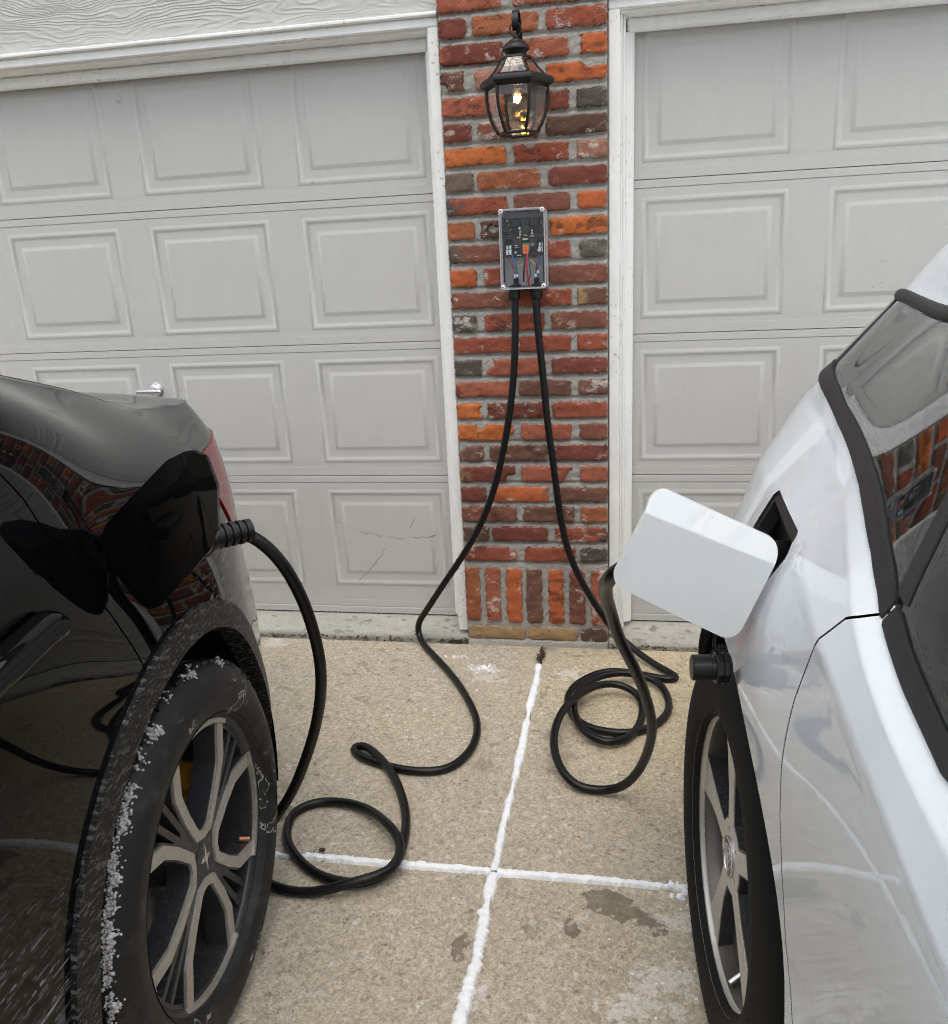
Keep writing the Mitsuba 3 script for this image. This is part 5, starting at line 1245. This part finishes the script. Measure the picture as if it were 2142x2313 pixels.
# flap and its crease, standing across the flank
WF = [(-.027, .971), (.0314, .833), (.2018, .928), (.140, 1.055)]
def white_flap():
    q = Polygon(WF).buffer(-.020, quad_segs=8).buffer(.020, quad_segs=8).buffer(.0015)
    m = trimesh.creation.extrude_polygon(q, 0.0075, engine='earcut').subdivide_to_size(0.006)
    v = m.vertices
    up = np.array([-.060, .132]); up /= np.linalg.norm(up)
    ac = np.array([.168, .089]); ac /= np.linalg.norm(ac)
    c0 = np.array(WF).mean(0)
    h = (v[:, :2] - c0) @ up; a = (v[:, :2] - c0) @ ac
    top = np.clip(h - .042, 0, None)
    s = -.168 + v[:, 2] + .60 * top - .05 * a + 0.25 * a * a
    return tm(np.stack([s, v[:, 0], v[:, 1]], 1), m.faces)
kf = add('charge_flap', white_flap(), 'plain_white_paint', WH, wcar, smooth=14)
tag(kf, 'open white charge port flap')
# plug in the port, behind the flap
p0, p1 = (-.05, -.09, .91), (-.115, .140, .938)
tag(add('plug', axis_lathe([(0, 0), (.03, 0), (.03, .12), (.022, .15), (.022, .20), (.0128, .212), (0, .212)], p0, p1), 'black_plastic', WH, cb, smooth=35), 'black plug in the white car')
# dust cap hanging on its tether
cap0 = np.array([.0, 0, 0])
capk = thing('dust_cap', 'black round dust cap dangling on a thin tether below the open white flap', 'dust cap')
def at(px_s, u, z): return (px_s, u, z)
cpts = [(-.150, .005, .93), (-.140, .030, .87), (-.125, .050, .825), (-.119, .045, .797)]
add('tether', tube(spline(cpts, .006), .0024, 8), 'black_plastic', WH, capk, smooth=True)
c0, c1 = (-.117, .047, .772), (-.117, .081, .773)
add('cup', axis_lathe([(0, .034), (.017, .034), (.0188, .0325), (.0188, .008), (.0175, .007), (.0175, 0), (0, 0)], c0, c1), 'black_plastic', WH, capk, smooth=35)
add('collar', axis_lathe([(0, .001), (.0235, .001), (.0245, -.001), (.0245, -.006), (.022, -.007), (.022, -.009), (.0245, -.010), (.0245, -.014), (.022, -.015), (.022, -.017), (.0235, -.018), (.018, -.022), (0, -.022)], c0, c1, 8), 'black_plastic', WH, capk, smooth=20)
# arch lining and wheels
def liner_w():
    th = np.radians(np.linspace(-15, 195, 60)); V = [np.stack([RA * .2 * np.cos(th), 0 * th - .295, WZ + RA * .2 * np.sin(th)], 1)]
    for u in (-.295, -.025):
        V.append(np.stack([(RA - .002) * np.cos(th), 0 * th + u, WZ + (RA - .002) * np.sin(th)], 1))
    return tm(np.vstack(V), grid(60, 3))
for sc in (0, WWB):
    add('arch_liner', shift(liner_w(), sc), 'black_plastic', WH, wcar)
def blade(a0):
    # broad at the rim on one side, swept: outline in the wheel's plane; x is towards the front of the car
    P = [(.030, .020), (.055, .018), (.110, .019), (.170, .033), (.2300, .055)] + [(.2365 * math.cos(t), .2365 * math.sin(t)) for t in np.radians(np.linspace(13.5, -5.5, 10))] + [(.17, -.018), (.10, -.015), (.055, -.018), (.03, -.022)]
    q = rot2(Polygon(P).buffer(.003).buffer(-.003), a0)
    return shapely.affinity.scale(q, -1, 1, origin=(0, 0))
cam_t = -0.0242
def camber(m):
    v = m.vertices.copy(); v[:, 1] += v[:, 2] * cam_t
    return tm(v, m.faces)
blades = [blade(-43 + 72 * k) for k in range(5)]
hubd = Point(0, 0).buffer(.062)
holes = unary_union([Point(.044 * math.cos(t), .044 * math.sin(t)).buffer(.0062) for t in np.radians(-7 + 72 * np.arange(5))])
face = unary_union(blades + [hubd]).difference(holes).intersection(Point(0, 0).buffer(.2365, quad_segs=48))
lip = Point(0, 0).buffer(.2365, quad_segs=48).difference(Point(0, 0).buffer(.2275, quad_segs=48))
wbarrel = lathe([(.2335, -.014), (.231, -.020), (.226, -.045), (.214, -.17), (.2, -.185), (.2, -.19)], 90, 'u')
wlip = lathe([(.2415, .008), (.242, .003), (.238, -.003), (.2365, -.010), (.2330, -.0145)], 90, 'u')
pale = [extr(b.intersection(Point(0, 0).buffer(.2362, quad_segs=48)).difference(hubd), -.0155 - .0002 * i, -.0135 - .0002 * i) for i, b in enumerate(blades)]
dk = extr(face.buffer(.004).intersection(Point(0, 0).buffer(.2368, quad_segs=48)), -.062, -.0158)
inner_ = [extr(rot2(shapely.affinity.scale(Polygon([(.05, .02), (.225, .105), (.228, .06), (.05, -.01)]), -1, 1, origin=(0, 0)), -(-43 + 72 * k)), -.060, -.040) for k in range(5)]
cap_ring = lathe([(.0335, -.016), (.0335, -.0095), (.030, -.0085), (.0285, -.0105), (.0285, -.016)], 48, 'u')
cap_in = lathe([(.0, -.0098), (.018, -.0102), (.0288, -.0118), (.0288, -.02)], 48, 'u')
emb = unary_union([LineString([(-.012, .016), (-.004, -.002), (.0, .006), (.004, -.002), (.012, .016)]).buffer(.0016), LineString([(-.016, .010), (-.006, -.016), (0, -.002), (.006, -.016), (.016, .010)]).buffer(.0016), Point(0, 0).buffer(.0225).difference(Point(0, 0).buffer(.0200))])
wvalve = tube([(-.040, -.055, -.198), (-.045, -.035, -.206), (-.052, -.016, -.217)], .0055, 14)
wdisc = lathe([(0.04, -.12), (.14, -.12), (.14, -.135), (.04, -.135)], 60, 'u')
wparts = [('tyre', [cat([tyre(.356, .225, .239), lugs(.356, .225, 70)])], 'tyre_rubber', 30), ('rim_lip', [wlip], 'bright_alloy', 40), ('rim', [wbarrel], 'brown_alloy', 40), ('spoke_back', [dk], 'dark_alloy', False), ('spoke', pale, 'bright_alloy', False), ('hub_face', [extr(hubd.difference(holes), -.0155, -.0138)], 'bright_alloy', False),
          ('brake_disc', [wdisc], 'dark_alloy', 30), ('spoke_flank', inner_, 'brown_alloy', False), ('hub_cap', [cap_in], 'black_plastic', 40), ('cap_ring', [cap_ring], 'chrome', 40), ('emblem', [extr(emb, -.0103, -.0088)], 'steel', False), ('valve', [wvalve], 'steel', 40)]
wparts = [(a, [camber(m) for m in b], c, d) for a, b, c, d in wparts]
place_wheel(WH, wcar, 0, WZ, W_HALF, False, wparts, .356, .239, .225, None, 'rear wheel with five broad swept spokes')
place_wheel(WH, wcar, WWB, WZ, W_HALF, False, wparts[:6], .356, .239, .225, None)
for sc in (0, WWB):
    place_wheel(WH, wcar, sc, WZ, W_HALF, True, wparts[:4], .356, .239, .225, None)
